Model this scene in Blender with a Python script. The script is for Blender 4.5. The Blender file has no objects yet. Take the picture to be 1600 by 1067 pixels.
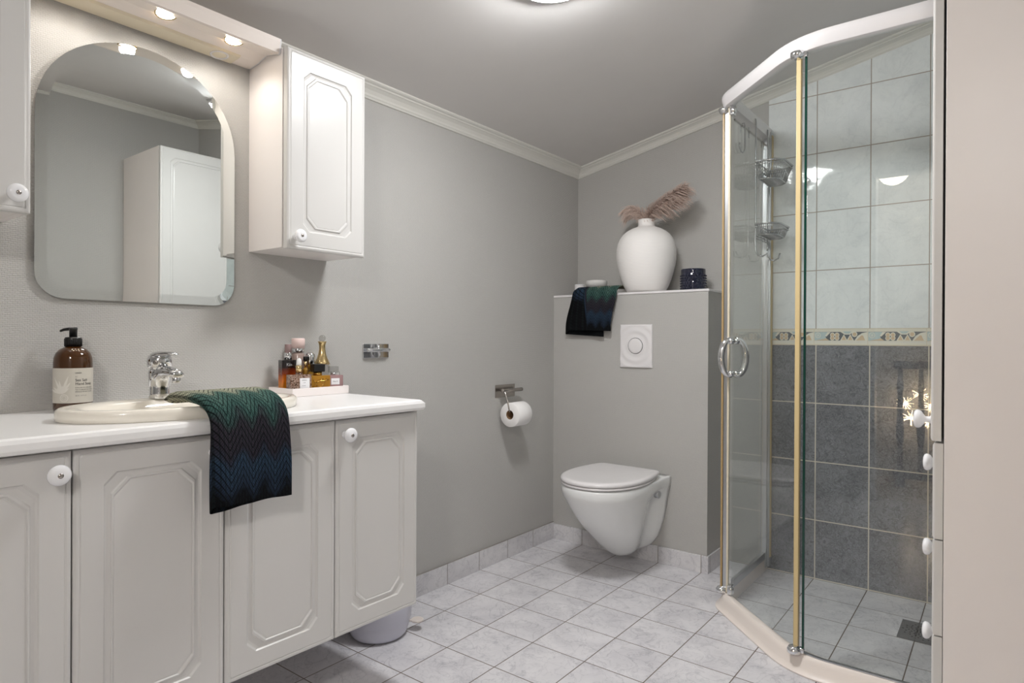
import bpy, bmesh, math, random
from mathutils import Vector, Matrix
from math import sin, cos, pi, radians

S = bpy.context.scene
COL = S.collection
random.seed(7)

# ------------------------------------------------------------------ camera
cam = bpy.data.cameras.new('camera')
camo = bpy.data.objects.new('camera', cam)
COL.objects.link(camo)
cam.lens = 995.72 / 1600 * 36
cam.sensor_width = 36
cam.clip_start = .01
YAW, PITCH, ROLL = .657763, .002755, .0047053
_r = Vector((cos(YAW), sin(YAW), 0)); _f0 = Vector((-sin(YAW), cos(YAW), 0)); _z = Vector((0, 0, 1))
_f = _f0 * cos(PITCH) - _z * sin(PITCH)
_u = _f0 * sin(PITCH) + _z * cos(PITCH)
_R = _r * cos(ROLL) + _u * sin(ROLL)
_U = -_r * sin(ROLL) + _u * cos(ROLL)
M = Matrix((_R, _U, -_f)).transposed().to_4x4()
M.translation = Vector((1.81, 0, 1.00456))
camo.matrix_world = M
S.camera = camo

# ------------------------------------------------------------------ world, exposure, lights
W = bpy.data.worlds.new('world'); S.world = W; W.use_nodes = True
W.node_tree.nodes['Background'].inputs[0].default_value = (.75, .85, 1, 1)
W.node_tree.nodes['Background'].inputs[1].default_value = .3
S.view_settings.view_transform = 'Standard'
S.view_settings.look = 'None'
S.view_settings.gamma = 1
S.view_settings.exposure = 0.64
DOME_E = 57.0         # opal ceiling dome, emission strength
SPOT_W = 1.1         # each downlight of the mirror light, watts
HALL_FILL_W = 31.0         # added fill light in the hall, no fixture, watts


def lamp(name, kind, loc, energy, color=(1, 1, 1), size=.05, rot=(0, 0, 0), **k):
    l = bpy.data.lights.new(name, kind); l.energy = energy; l.color = color
    if kind == 'AREA':
        l.shape = 'DISK'; l.size = size
    else:
        l.shadow_soft_size = size
    for a, b in k.items(): setattr(l, a, b)
    o = bpy.data.objects.new(name, l); COL.objects.link(o)
    o.location = loc; o.rotation_euler = rot
    return o


# ------------------------------------------------------------------ materials
def lin(c):
    def f(v):
        v /= 255
        return v / 12.92 if v <= .04045 else ((v + .055) / 1.055) ** 2.4
    return (f(c[0]), f(c[1]), f(c[2]), 1)


class NT:
    """small node-tree writer"""
    def __init__(s, name):
        s.m = bpy.data.materials.new(name); s.m.use_nodes = True
        s.t = s.m.node_tree; s.n = s.t.nodes; s.l = s.t.links
        s.b = s.n['Principled BSDF']; s.out = s.n['Material Output']

    def new(s, kind, **k):
        n = s.n.new('ShaderNode' + kind)
        for a, b in k.items(): setattr(n, a, b)
        return n

    def put(s, sock, v):
        if isinstance(v, bpy.types.NodeSocket): s.l.new(v, sock)
        elif v is not None: sock.default_value = v

    def math(s, op, a, b=None, c=None):
        n = s.new('Math', operation=op)
        s.put(n.inputs[0], a); s.put(n.inputs[1], b)
        if c is not None: s.put(n.inputs[2], c)
        return n.outputs[0]

    def mix(s, f, a, b):
        n = s.new('Mix', data_type='RGBA')
        s.put(n.inputs[0], f); s.put(n.inputs[6], a); s.put(n.inputs[7], b)
        return n.outputs[2]

    def obj(s):
        if not hasattr(s, '_o'):
            s._o = s.new('TexCoord').outputs['Object']
            x = s.new('SeparateXYZ'); s.l.new(s._o, x.inputs[0]); s.x, s.y, s.z = x.outputs
        return s._o

    def vec(s, a, b, c=0.0):
        n = s.new('CombineXYZ')
        s.put(n.inputs[0], a); s.put(n.inputs[1], b); s.put(n.inputs[2], c)
        return n.outputs[0]

    def noise(s, scale, detail=3, vec=None, rough=.5, dist=0.):
        n = s.new('TexNoise'); n.inputs['Scale'].default_value = scale
        n.inputs['Detail'].default_value = detail; n.inputs['Roughness'].default_value = rough
        n.inputs['Distortion'].default_value = dist
        s.put(n.inputs['Vector'], vec if vec is not None else s.obj())
        return n.outputs['Fac']

    def ramp(s, f, stops):
        n = s.new('ValToRGB'); e = n.color_ramp.elements
        while len(e) < len(stops): e.new(.5)
        for k, (p, c) in zip(e, stops): k.position = p; k.color = c if len(c) == 4 else (*c, 1)
        s.put(n.inputs[0], f)
        return n.outputs[0]

    def bump(s, h, strength, dist=.001, normal=None):
        n = s.new('Bump'); n.inputs['Strength'].default_value = strength
        n.inputs['Distance'].default_value = dist
        s.put(n.inputs['Height'], h)
        if normal is not None: s.put(n.inputs['Normal'], normal)
        return n.outputs[0]

    def set(s, **k):
        for a, v in k.items(): s.put(s.b.inputs[a.replace('_', ' ')], v)
        return s.m


def g(v): return (v, v, v, 1)


def plain(name, c, rough=.4, metal=0., **k):
    t = NT(name)
    n = t.noise(9, 2)
    base = lin(c)
    dark = tuple(v * .96 for v in base[:3]) + (1,)
    t.set(Base_Color=t.mix(n, base, dark), Roughness=rough, Metallic=metal)
    for a, v in k.items(): t.put(t.b.inputs[a.replace('_', ' ')], v)
    return t.m


def weave_paint(name, c, bumpy=.5, w=.0095, h=.0046):
    """painted glass-fibre weave wallpaper"""
    t = NT(name); t.obj()
    u = t.math('ADD', t.x, t.y)
    v = t.vec(u, t.z)
    wob = t.new('VectorMath', operation='ADD')
    t.put(wob.inputs[0], v)
    nz = t.new('TexNoise'); nz.inputs['Scale'].default_value = 38; t.l.new(t.obj(), nz.inputs['Vector'])
    sc = t.new('VectorMath', operation='SCALE'); t.l.new(nz.outputs['Color'], sc.inputs[0]); sc.inputs['Scale'].default_value = .0062
    t.put(wob.inputs[1], sc.outputs[0])
    b = t.new('TexBrick'); b.offset = .5; b.inputs['Scale'].default_value = 1
    b.inputs['Brick Width'].default_value = w; b.inputs['Row Height'].default_value = h
    b.inputs['Mortar Size'].default_value = .0011; b.inputs['Mortar Smooth'].default_value = 1
    t.l.new(wob.outputs[0], b.inputs['Vector'])
    hgt = t.math('SUBTRACT', 1.0, b.outputs['Fac'])
    n = t.noise(2.2, 3)
    base = lin(c); d = tuple(q * .93 for q in base[:3]) + (1,)
    t.set(Base_Color=t.mix(n, base, d), Roughness=.55, Normal=t.bump(hgt, bumpy, .0012))
    return t.m


def tiles(name, axes, u0, v0, w, h, ca, cb, grout, vein, rough=.12, mortar=.0018, wave=.0, scratch=False):
    t = NT(name); t.obj()
    ax = {'x': t.x, 'y': t.y, 'z': t.z, 'xy': t.math('ADD', t.x, t.y)}
    v = t.vec(t.math('SUBTRACT', ax[axes[0]], u0), t.math('SUBTRACT', ax[axes[1]], v0))
    b = t.new('TexBrick'); b.offset = 0; b.inputs['Scale'].default_value = 1
    b.inputs['Brick Width'].default_value = w; b.inputs['Row Height'].default_value = h
    b.inputs['Mortar Size'].default_value = mortar; b.inputs['Mortar Smooth'].default_value = .15
    b.inputs['Color1'].default_value = g(0); b.inputs['Color2'].default_value = g(1)
    t.l.new(v, b.inputs['Vector'])
    tint = t.new('SeparateColor'); t.l.new(b.outputs['Color'], tint.inputs[0])
    # offset the veins of each tile
    off = t.new('VectorMath', operation='ADD'); t.l.new(t.obj(), off.inputs[0])
    t.l.new(t.vec(t.math('MULTIPLY', tint.outputs[0], 7.), t.math('MULTIPLY', tint.outputs[0], 3.), tint.outputs[0]), off.inputs[1])
    P = off.outputs[0]
    cloud = t.noise(7, 5, P, .6, .6)
    col = t.mix(t.ramp(cloud, [(.35, g(0)), (.68, g(1))]), lin(ca), lin(cb))
    if scratch:
        # fine light scratches, dark blotches
        for k, (sc, th, cc, am) in enumerate([(88, .034, vein, .5), (52, .024, vein, .42), (30, .045, (62, 64, 70), .55)]):
            nz = t.new('TexNoise'); nz.inputs['Scale'].default_value = sc; nz.inputs['Detail'].default_value = 2
            nz.inputs['Distortion'].default_value = 1.6; t.l.new(P, nz.inputs['Vector'])
            r = t.math('ABSOLUTE', t.math('SUBTRACT', nz.outputs['Fac'], .5))
            m = t.math('MULTIPLY', t.math('SUBTRACT', 1., t.math('MINIMUM', t.math('DIVIDE', r, th), 1.)), am)
            col = t.mix(m, col, lin(cc))
    else:
        for sc, th, am in [(9, .014, .6), (24, .03, .4)]:
            nz = t.new('TexNoise'); nz.inputs['Scale'].default_value = sc; nz.inputs['Detail'].default_value = 5
            nz.inputs['Distortion'].default_value = .8; t.l.new(P, nz.inputs['Vector'])
            r = t.math('ABSOLUTE', t.math('SUBTRACT', nz.outputs['Fac'], .5))
            m = t.math('MULTIPLY', t.math('SUBTRACT', 1., t.math('MINIMUM', t.math('DIVIDE', r, th), 1.)), am)
            m = t.math('MULTIPLY', m, cloud)
            col = t.mix(m, col, lin(vein))
    col = t.mix(b.outputs['Fac'], col, lin(grout))
    hgt = t.math('SUBTRACT', 1., b.outputs['Fac'])
    nrm = t.bump(hgt, .6, .0015)
    if wave: nrm = t.bump(t.noise(16, 1, P), wave, .01, nrm)
    t.set(Base_Color=col, Roughness=t.math('ADD', rough, t.math('MULTIPLY', b.outputs['Fac'], .6)), Normal=nrm)
    return t.m


def glassy(name, tint, ior=1.5, rough=0.0, spec=1.0):
    """clear sheet glass: transmits straight through, reflects by Fresnel"""
    t = NT(name); t.n.remove(t.b)
    # Schlick reflectance from the facing angle: the same from both sides of the sheet
    lw = t.new('LayerWeight'); lw.inputs[0].default_value = .5
    f0 = ((ior - 1) / (ior + 1)) ** 2
    fr = t.math('ADD', f0, t.math('MULTIPLY', 1 - f0, t.math('POWER', lw.outputs['Facing'], 5.)))
    tr = t.new('BsdfTransparent'); tr.inputs[0].default_value = (*tint, 1)
    gl = t.new('BsdfGlossy'); gl.inputs['Roughness'].default_value = rough
    gl.inputs['Color'].default_value = (spec, spec, spec, 1)
    mx = t.new('MixShader')
    t.l.new(fr, mx.inputs[0]); t.l.new(tr.outputs[0], mx.inputs[1]); t.l.new(gl.outputs[0], mx.inputs[2])
    t.l.new(mx.outputs[0], t.out.inputs[0])
    return t.m


def emit(name, c, e):
    t = NT(name)
    t.set(Base_Color=(.9, .9, .9, 1), Emission_Color=(*c, 1), Emission_Strength=e, Roughness=.3)
    return t.m


def towel_mat(name):
    """zig-zag weave fading beige - teal - aubergine - navy - black along the UV length"""
    t = NT(name)
    uv = t.new('UVMap').outputs[0]
    sp = t.new('SeparateXYZ'); t.l.new(uv, sp.inputs[0]); u, v = sp.outputs[0], sp.outputs[1]
    tri = t.math('PINGPONG', t.math('MULTIPLY', u, 1.), .026)          # metres
    zz = t.math('ADD', v, t.math('MULTIPLY', tri, -1.9))
    fl = t.math('FRACT', t.math('MULTIPLY', zz, 58.))
    line = t.math('LESS_THAN', fl, .22)
    fl2 = t.math('FRACT', t.math('MULTIPLY', t.math('ADD', v, t.math('MULTIPLY', tri, 1.4)), 150.))
    st = t.math('MULTIPLY', t.math('LESS_THAN', fl2, .35), .45)
    vv = t.math('ADD', v, t.math('MULTIPLY', tri, -1.2))
    soft = t.math('MULTIPLY', t.math('SUBTRACT', t.noise(34, 3, t.vec(u, v)), .5), .05)
    base = t.ramp(t.math('DIVIDE', t.math('ADD', t.math('ADD', vv, soft), .03), .38), [
        (0, lin((196, 194, 170))), (.25, lin((186, 188, 164))), (.33, lin((92, 124, 114))), (.46, lin((64, 98, 92))),
        (.54, lin((60, 56, 64))), (.68, lin((52, 48, 58))), (.76, lin((50, 70, 90))), (.88, lin((40, 52, 70))), (.95, lin((14, 14, 17)))])
    grid = t.math('MULTIPLY', t.math('LESS_THAN', t.math('FRACT', t.math('MULTIPLY', u, 135.)), .3), .55)
    base = t.mix(grid, base, lin((26, 34, 34)))
    dk = t.mix(t.math('MULTIPLY', line, .85), base, lin((10, 14, 16)))
    dk = t.mix(st, dk, lin((16, 18, 22)))
    fuzz = t.noise(700, 2)
    dk = t.mix(t.math('MULTIPLY', fuzz, .3), dk, lin((12, 12, 14)))
    hgt = t.math('ADD', t.math('MULTIPLY', t.math('SUBTRACT', 1., line), .7), t.math('MULTIPLY', fuzz, .5))
    t.set(Base_Color=dk, Roughness=.95, Normal=t.bump(hgt, .9, .003), Specular_IOR_Level=.1)
    return t.m


MAT = {}
MAT['wall'] = weave_paint('wall_paint', (193, 191, 187), .7)
MAT['ceil'] = plain('ceiling_paint', (220, 217, 214), .6)
MAT['hallwall'] = plain('hall_paint', (206, 202, 198), .6)
MAT['crown'] = plain('crown_paint', (220, 218, 211), .45)
MAT['white'] = plain('cabinet_lacquer', (212, 210, 207), .3)
MAT['cream'] = plain('cabinet_side_foil', (238, 232, 229), .38)
MAT['counter'] = plain('white_laminate', (241, 240, 239), .28)
MAT['ceramic'] = plain('sanitary_ceramic', (236, 237, 236), .08, Coat_Weight=.3)
MAT['sinkc'] = plain('ivory_ceramic', (240, 234, 222), .08, Coat_Weight=.3)
MAT['knob'] = plain('knob_porcelain', (240, 240, 242), .08)
MAT['chrome'] = plain('polished_chrome', (225, 226, 228), .05, 1.)
MAT['steel'] = plain('brushed_steel', (178, 172, 166), .25, 1.)
MAT['alu'] = plain('anodised_aluminium', (200, 202, 205), .3, 1.)
MAT['wire'] = plain('chromed_wire', (188, 190, 192), .22, 1.)
MAT['plastic'] = plain('white_plastic', (228, 225, 225), .22)
MAT['offwhite'] = plain('aged_white_plastic', (232, 222, 214), .35)
MAT['warmplastic'] = plain('cream_plastic', (218, 207, 184), .4)
MAT['yellow'] = plain('aged_seal', (208, 186, 138), .4)
MAT['brown'] = plain('aged_profile', (172, 146, 104), .35)
MAT['black'] = plain('black_plastic', (14, 14, 15), .3)
MAT['rubber'] = plain('painted_gap_shade', (20, 20, 20), .7)  # near-black paint standing in for shade inside gaps and holes
MAT['paper'] = plain('tissue_paper', (244, 242, 240), .9)
MAT['card'] = plain('cardboard', (120, 92, 64), .9)
MAT['matt'] = plain('matt_white_stoneware', (238, 236, 233), .75)
MAT['marble'] = plain('pale_marble', (244, 236, 233), .3)
MAT['gold'] = plain('satin_gold', (214, 190, 140), .22, 1.)
MAT['goldd'] = plain('polished_gold', (196, 156, 78), .18, 1.)
MAT['pink'] = plain('blush_plastic', (238, 212, 206), .4)
MAT['mauve'] = plain('mauve_plastic', (146, 122, 120), .45)
MAT['label'] = plain('white_label', (240, 240, 242), .6)
MAT['ink'] = plain('grey_ink', (70, 70, 74), .7)
MAT['silverink'] = plain('silver_ink', (226, 226, 228), .4)
MAT['bucket'] = plain('pale_lilac_plastic', (214, 214, 226), .35)
MAT['darkwood'] = plain('dark_turned_wood', (92, 76, 64), .35)
MAT['hallfloor'] = plain('hall_floor', (160, 146, 130), .4)
MAT['drain'] = plain('drain_iron', (104, 104, 104), .5, .3)
MAT['floor'] = tiles('floor_tiles', ('x', 'y'), -.0233, 1.3152, .2, .2, (225, 223, 225), (206, 204, 208), (112, 100, 92), (142, 142, 152), .2)
MAT['skirt'] = tiles('skirting_tiles', ('xy', 'z'), 1.3152, -.115, .2, .2, (222, 220, 221), (202, 200, 203), (146, 140, 134), (140, 140, 148), .22)
MAT['skirtb'] = tiles('skirting_tiles_back', ('x', 'z'), -.0233, -.115, .2, .2, (222, 220, 221), (202, 200, 203), (146, 140, 134), (140, 140, 148), .22)
MAT['tilew'] = tiles('light_wall_tiles', ('xy', 'z'), 1.1744 + 2.917, 1.0557, .2, .2464, (240, 243, 243), (226, 230, 231), (168, 158, 148), (208, 213, 215), .06, .002, .09)
MAT['tiled'] = tiles('dark_wall_tiles', ('xy', 'z'), 1.1744 + 2.917, .0039, .2, .2464, (128, 129, 134), (100, 101, 106), (206, 198, 184), (166, 168, 174), .1, .0024, .006, True)
MAT['glass'] = glassy('shower_glass', (.968, .982, .974))
MAT['glassedge'] = plain('glass_edge', (16, 58, 48), .1)
MAT['clear'] = glassy('clear_glass', (.84, .84, .83))
MAT['mirror'] = plain('mirror_silver', (232, 236, 234), .0, 1.)
MAT['mirroredge'] = plain('mirror_edge', (150, 158, 156), .1, .8)
MAT['dome'] = emit('opal_dome_lit', (.985, .99, 1), DOME_E)
MAT['halo'] = emit('downlight_lit', (1, .86, .66), 30)
MAT['halllamp'] = emit('hall_dome_lit', (1, .88, .70), 9)
MAT['star'] = emit('starlight_lit', (1, .76, .48), 30)
MAT['towel'] = towel_mat('zigzag_towel')
MAT['plume'] = plain('pampas_hair', (224, 202, 190), .9)
MAT['stemc'] = plain('pampas_stem', (150, 122, 104), .8)
MAT['navyglass'] = plain('navy_glass', (20, 26, 58), .06, Coat_Weight=.6, Transmission_Weight=.35)
MAT['wick'] = plain('wax', (222, 220, 214), .6)
MAT['paleblue'] = plain('border_pale_blue', (190, 206, 206), .2)
MAT['bordercream'] = plain('border_cream', (232, 228, 214), .2)
MAT['bordertan'] = plain('border_tan', (214, 190, 158), .25)
MAT['borderdark'] = plain('border_slate', (104, 108, 112), .25)
MAT['labelb'] = plain('sage_label', (206, 201, 190), .7)
MAT['labelw'] = plain('label_print_white', (226, 222, 213), .7)
MAT['pinkglass'] = plain('pink_liquid', (206, 168, 168), .08, Transmission_Weight=.5, IOR=1.4)
MAT['goldglass'] = plain('gold_liquid', (206, 150, 50), .06, Transmission_Weight=.45, IOR=1.4)
MAT['yellowoil'] = plain('yellow_oil', (196, 150, 60), .1, Transmission_Weight=.4, IOR=1.4)
MAT['pinkclear'] = plain('frosted_pink_glass', (206, 182, 172), .12, Transmission_Weight=.5, IOR=1.4)


def amber():
    t = NT('amber_plastic'); t.set(Base_Color=lin((84, 50, 20)), Roughness=.07, Transmission_Weight=.35, IOR=1.45, Coat_Weight=.4)
    return t.m


def fade_bottle():
    t = NT('black_to_amber_glass'); t.obj()
    c = t.ramp(t.math('DIVIDE', t.z, .1), [(0, lin((222, 150, 40))), (.3, lin((206, 112, 24))), (.55, lin((120, 44, 12))), (.75, lin((24, 12, 12))), (1, lin((12, 10, 12)))])
    t.set(Base_Color=c, Roughness=.1, Coat_Weight=.5)
    return t.m


def speckle():
    t = NT('flower_filled_glass'); t.obj()
    n = t.noise(160, 3)
    c = t.ramp(n, [(.38, lin((84, 62, 46))), (.47, lin((150, 112, 92))), (.53, lin((196, 174, 160))), (.6, lin((120, 92, 74)))])
    t.set(Base_Color=c, Roughness=.06, Transmission_Weight=.2, Coat_Weight=.6)
    return t.m


MAT['amber'] = amber(); MAT['fade'] = fade_bottle(); MAT['speckle'] = speckle()
t = NT('ribbed_stoneware'); t.obj()
MAT['vase'] = t.set(Base_Color=lin((240, 237, 234)), Roughness=.7,
                    Normal=t.bump(t.math('SINE', t.math('MULTIPLY', t.math('ADD', t.z, t.math('MULTIPLY', t.noise(6, 1), .004)), 900.)), .16, .001))


# ------------------------------------------------------------------ mesh builder
class MB:
    def __init__(s):
        s.bm = bmesh.new(); s.mi = 0; s.sm = False

    def _f(s, vs):
        try:
            f = s.bm.faces.new(vs)
        except ValueError:
            return None
        f.material_index = s.mi; f.smooth = s.sm
        return f

    def v(s, p): return s.bm.verts.new(p)

    def box(s, x0, x1, y0, y1, z0, z1, bev=0., seg=2):
        vs = [s.v((x, y, z)) for x in (x0, x1) for y in (y0, y1) for z in (z0, z1)]
        fs = [s._f([vs[i] for i in q]) for q in ((0, 1, 3, 2), (4, 6, 7, 5), (0, 4, 5, 1), (2, 3, 7, 6), (0, 2, 6, 4), (1, 5, 7, 3))]
        if bev:
            es = {e for f in fs for e in f.edges}
            r = bmesh.ops.bevel(s.bm, geom=list(es), offset=bev, segments=seg, affect='EDGES', profile=.5)
            for f in r['faces']: f.material_index = s.mi; f.smooth = True
        return s

    def loops(s, L, closed=True, cap0=True, cap1=True, smooth=None):
        """bridge successive loops of equal length"""
        sm = s.sm
        if smooth is not None: s.sm = smooth
        R = [[s.v(p) for p in l] for l in L]
        n = len(L[0])
        for a, b in zip(R, R[1:]):
            for i in range(n if closed else n - 1):
                j = (i + 1) % n
                s._f((a[i], a[j], b[j], b[i]))
        if cap0: s._f(R[0][::-1])
        if cap1: s._f(R[-1])
        s.sm = sm
        return s

    def lathe(s, prof, c=(0, 0, 0), seg=24, M=None, smooth=True, cap=True):
        """prof: (radius, height); axis +z unless M"""
        M = M or Matrix.Identity(3)
        c = Vector(c)
        L = [[c + M @ Vector((r * cos(2 * pi * i / seg), r * sin(2 * pi * i / seg), z)) for i in range(seg)] for r, z in [(max(r, 1e-5), z) for r, z in prof]]
        return s.loops(L, True, cap, cap, smooth)

    def tube(s, pts, r, seg=8, closed=False, cap=True):
        pts = [Vector(p) for p in pts]; n = len(pts)
        rr = r if isinstance(r, (list, tuple)) else [r] * n
        L = []; up = None
        for i, p in enumerate(pts):
            a = pts[i - 1] if (i or closed) else p
            b = pts[(i + 1) % n] if (i < n - 1 or closed) else p
            d = (b - a).normalized()
            if up is None:
                up = d.orthogonal().normalized()
            up = (up - d * up.dot(d)).normalized()
            w = d.cross(up)
            L.append([p + rr[i] * (up * cos(2 * pi * k / seg) + w * sin(2 * pi * k / seg)) for k in range(seg)])
        if closed: L.append(L[0])
        return s.loops(L, True, cap and not closed, cap and not closed, True)

    def prism(s, poly, axis, lo, hi, smooth=False, bev=0., seg=2):
        """poly in the two other axes (in xyz order)"""
        def P(a, b, h):
            return {'x': (h, a, b), 'y': (a, h, b), 'z': (a, b, h)}[axis]
        A = [s.v(P(a, b, lo)) for a, b in poly]; B = [s.v(P(a, b, hi)) for a, b in poly]
        n = len(poly); fs = []
        fs.append(s._f(A[::-1])); fs.append(s._f(B))
        for i in range(n):
            f = s._f((A[i], A[(i + 1) % n], B[(i + 1) % n], B[i])); fs.append(f)
            if smooth: f.smooth = True
        if bev:
            es = list({e for f in fs[:2] for e in f.edges})
            r = bmesh.ops.bevel(s.bm, geom=es, offset=bev, segments=seg, affect='EDGES', profile=.5)
            for f in r['faces']: f.material_index = s.mi; f.smooth = True
        return s

    def sphere(s, c, r, seg=12, sx=1, sy=1, sz=1):
        L = []
        for k in range(1, seg // 2):
            th = pi * k / (seg // 2)
            L.append([(c[0] + sx * r * sin(th) * cos(2 * pi * i / seg), c[1] + sy * r * sin(th) * sin(2 * pi * i / seg), c[2] - sz * r * cos(th)) for i in range(seg)])
        return s.loops(L, smooth=True)

    def xform(s, M):
        s.bm.transform(M); return s

    def build(s, name, mats, parent=None, recalc=True, auto=False):
        if recalc: bmesh.ops.recalc_face_normals(s.bm, faces=s.bm.faces[:])
        me = bpy.data.meshes.new(name); s.bm.to_mesh(me); s.bm.free()
        for m in (mats if isinstance(mats, (list, tuple)) else [mats]): me.materials.append(MAT[m] if isinstance(m, str) else m)
        o = bpy.data.objects.new(name, me); COL.objects.link(o)
        if parent is not None: o.parent = parent
        return o


def tag(o, label=None, cat=None, group=None, kind=None):
    for k, v in (('label', label), ('category', cat), ('group', group), ('kind', kind)):
        if v: o[k] = v
    return o


def thing(name, label, cat, loc=(0, 0, 0), rz=0., group=None):
    o = bpy.data.objects.new(name, None); COL.objects.link(o)
    o.empty_display_size = .05; o.location = loc; o.rotation_euler = (0, 0, rz)
    return tag(o, label, cat, group)


def struct(name, mb, mats, parent=None, **k):
    o = mb.build(name, mats, parent, **k); o['kind'] = 'structure'
    return o


def copy_tree(o, parent=None):
    c = o.copy(); COL.objects.link(c)
    if parent is not None: c.parent = parent
    for ch in [x for x in bpy.data.objects if x.parent == o]: copy_tree(ch, c)
    return c


def text_mesh(txt, size, name='t', extrude=.0001):
    cu = bpy.data.curves.new(name, 'FONT'); cu.body = txt; cu.size = size; cu.extrude = extrude
    o = bpy.data.objects.new(name, cu); COL.objects.link(o)
    dg = bpy.context.evaluated_depsgraph_get()
    me = bpy.data.meshes.new_from_object(o.evaluated_get(dg))
    bpy.data.objects.remove(o); bpy.data.curves.remove(cu)
    return me


def add_text(mb, txt, size, fn):
    """append flat text, each vertex moved by fn(x, y, z)"""
    me = text_mesh(txt, size)
    k = [mb.v(fn(*v.co)) for v in me.vertices]
    for p in me.polygons: mb._f([k[i] for i in p.vertices])
    bpy.data.meshes.remove(me)


RX = Matrix(((0, 0, 1), (0, 1, 0), (-1, 0, 0)))       # lathe axis -> +x
RXN = Matrix(((0, 0, -1), (0, 1, 0), (1, 0, 0)))      # lathe axis -> -x
RYN = Matrix(((1, 0, 0), (0, 0, -1), (0, 1, 0)))      # lathe axis -> -y
RYP = Matrix(((1, 0, 0), (0, 0, 1), (0, -1, 0)))      # lathe axis -> +y

# ================================================================== THE SETTING
YB, YF, XR, XN, YN = 2.917, -.42, 2.155, 1.79, 1.93
CZ = lambda x: 1.907 + .2 * x

b = MB(); b.box(-.1, XR + .1, YF - .1, YB + .12, -.08, 0)
struct('floor', b, 'floor')

b = MB(); b.prism([(-.1, CZ(-.1)), (XR + .1, CZ(XR + .1)), (XR + .1, CZ(XR + .1) + .1), (-.1, CZ(-.1) + .1)], 'y', YF - .1, YB + .12)
struct('ceiling', b, 'ceil')

b = MB(); b.box(-.1, 0, YF - .1, YB + .12, -.06, 2.02)
struct('wall_left', b, 'wall')
b = MB(); b.box(-.1, XN + .1, YB, YB + .12, -.06, 2.42)
struct('wall_back', b, 'wall')
b = MB(); b.box(XR, XR + .1, YF - .1, YN + .1, -.06, 2.5)
struct('wall_right', b, 'wall')
b = MB(); b.box(XN, XR + .1, YN, YN + .1, -.06, 2.5)
struct('wall_niche', b, 'wall')
b = MB(); b.box(XN, XN + .1, YN + .1, YB + .12, -.06, 2.5)
struct('wall_shower', b, 'wall')
# wall behind the camera, with the doorway to the hall
DX0, DX1, DH = 1.15, 2.02, 2.06
b = MB(); b.box(-.1, DX0, YF - .1, YF, -.06, 2.5); b.box(DX1, XR + .1, YF - .1, YF, -.06, 2.5); b.box(DX0, DX1, YF - .1, YF, DH, 2.5)
struct('wall_front', b, 'wall')
b = MB()
b.box(DX0 - .06, DX0, YF, YF + .015, 0, DH + .06, .003); b.box(DX1, DX1 + .06, YF, YF + .015, 0, DH + .06, .003); b.box(DX0, DX1, YF, YF + .015, DH, DH + .06, .003)
b.box(DX0, DX0 + .015, YF - .1, YF, 0, DH); b.box(DX1 - .015, DX1, YF - .1, YF, 0, DH); b.box(DX0 + .015, DX1 - .015, YF - .1, YF, DH - .015, DH)
struct('door_1', b, 'white')

# cistern box behind the toilet, with its white ledge
BXF, BXR, BXT = 2.69, .80, 1.218
b = MB(); b.box(0, BXR, BXF, YB, 0, BXT)
struct('wall_cistern', b, 'wall')
b = MB(); b.box(0, BXR + .004, BXF - .004, YB, BXT, BXT + .011, .002)
struct('trim_1', b, 'plastic')

# skirting tiles
b = MB(); b.box(0, .008, YF, BXF, 0, .084, .001)
struct('baseboard_left', b, 'skirt')
b = MB(); b.box(.008, BXR + .008, BXF - .008, BXF, 0, .075, .001)
struct('baseboard_back', b, 'skirtb')
b = MB(); b.box(BXR, BXR + .008, BXF, YB, 0, .075, .001)
struct('baseboard_cistern', b, 'skirt')

# crown moulding: profile (out from the wall, down from the ceiling)
PRO = [(a, d * .61) for a, d in [(0, .072), (.006, .072), (.009, .064), (.012, .06), (.014, .05), (.022, .034), (.032, .024), (.036, .022), (.038, .016), (.046, .013), (.05, .008), (.05, 0), (0, 0)]]
b = MB()
b.loops([[(a, y, CZ(0) - d + .2 * a) for a, d in PRO] for y in (YF, YB)])
struct('trim_2', b, 'crown')
b = MB()
b.loops([[(x, YB - a, CZ(x) - d) for a, d in PRO] for x in (0, XN)])
struct('trim_3', b, 'crown')
b = MB()
b.loops([[(XR - a, y, CZ(XR) - d - .2 * a) for a, d in PRO] for y in (YF, YN)])
struct('trim_4', b, 'crown')
b = MB()
b.loops([[(x, YN - a, CZ(x) - d) for a, d in PRO] for x in (XN, XR)])
struct('trim_5', b, 'crown')

# shower wall tiles: light above, dark below, border between
ZB1, ZB0 = 1.0557, .9896
TX0 = .985
b = MB(); b.box(TX0, XN, YB - .007, YB, ZB1, 2.33)
for vtx in b.bm.verts:
    if vtx.co.z > 2: vtx.co.z = CZ(vtx.co.x) - .03
struct('wall_tiles_light', b, 'tilew')
b = MB(); b.box(TX0, XN, YB - .007, YB, 0, ZB0)
struct('wall_tiles_dark', b, 'tiled')
b = MB(); b.box(XN - .007, XN, 2.03, YB - .007, ZB1, 2.26)
struct('wall_tiles_side', b, 'tilew')
b = MB(); b.box(XN - .007, XN, 2.03, YB - .007, 0, ZB1)
struct('wall_tiles_side_dark', b, 'tiled')


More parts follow.
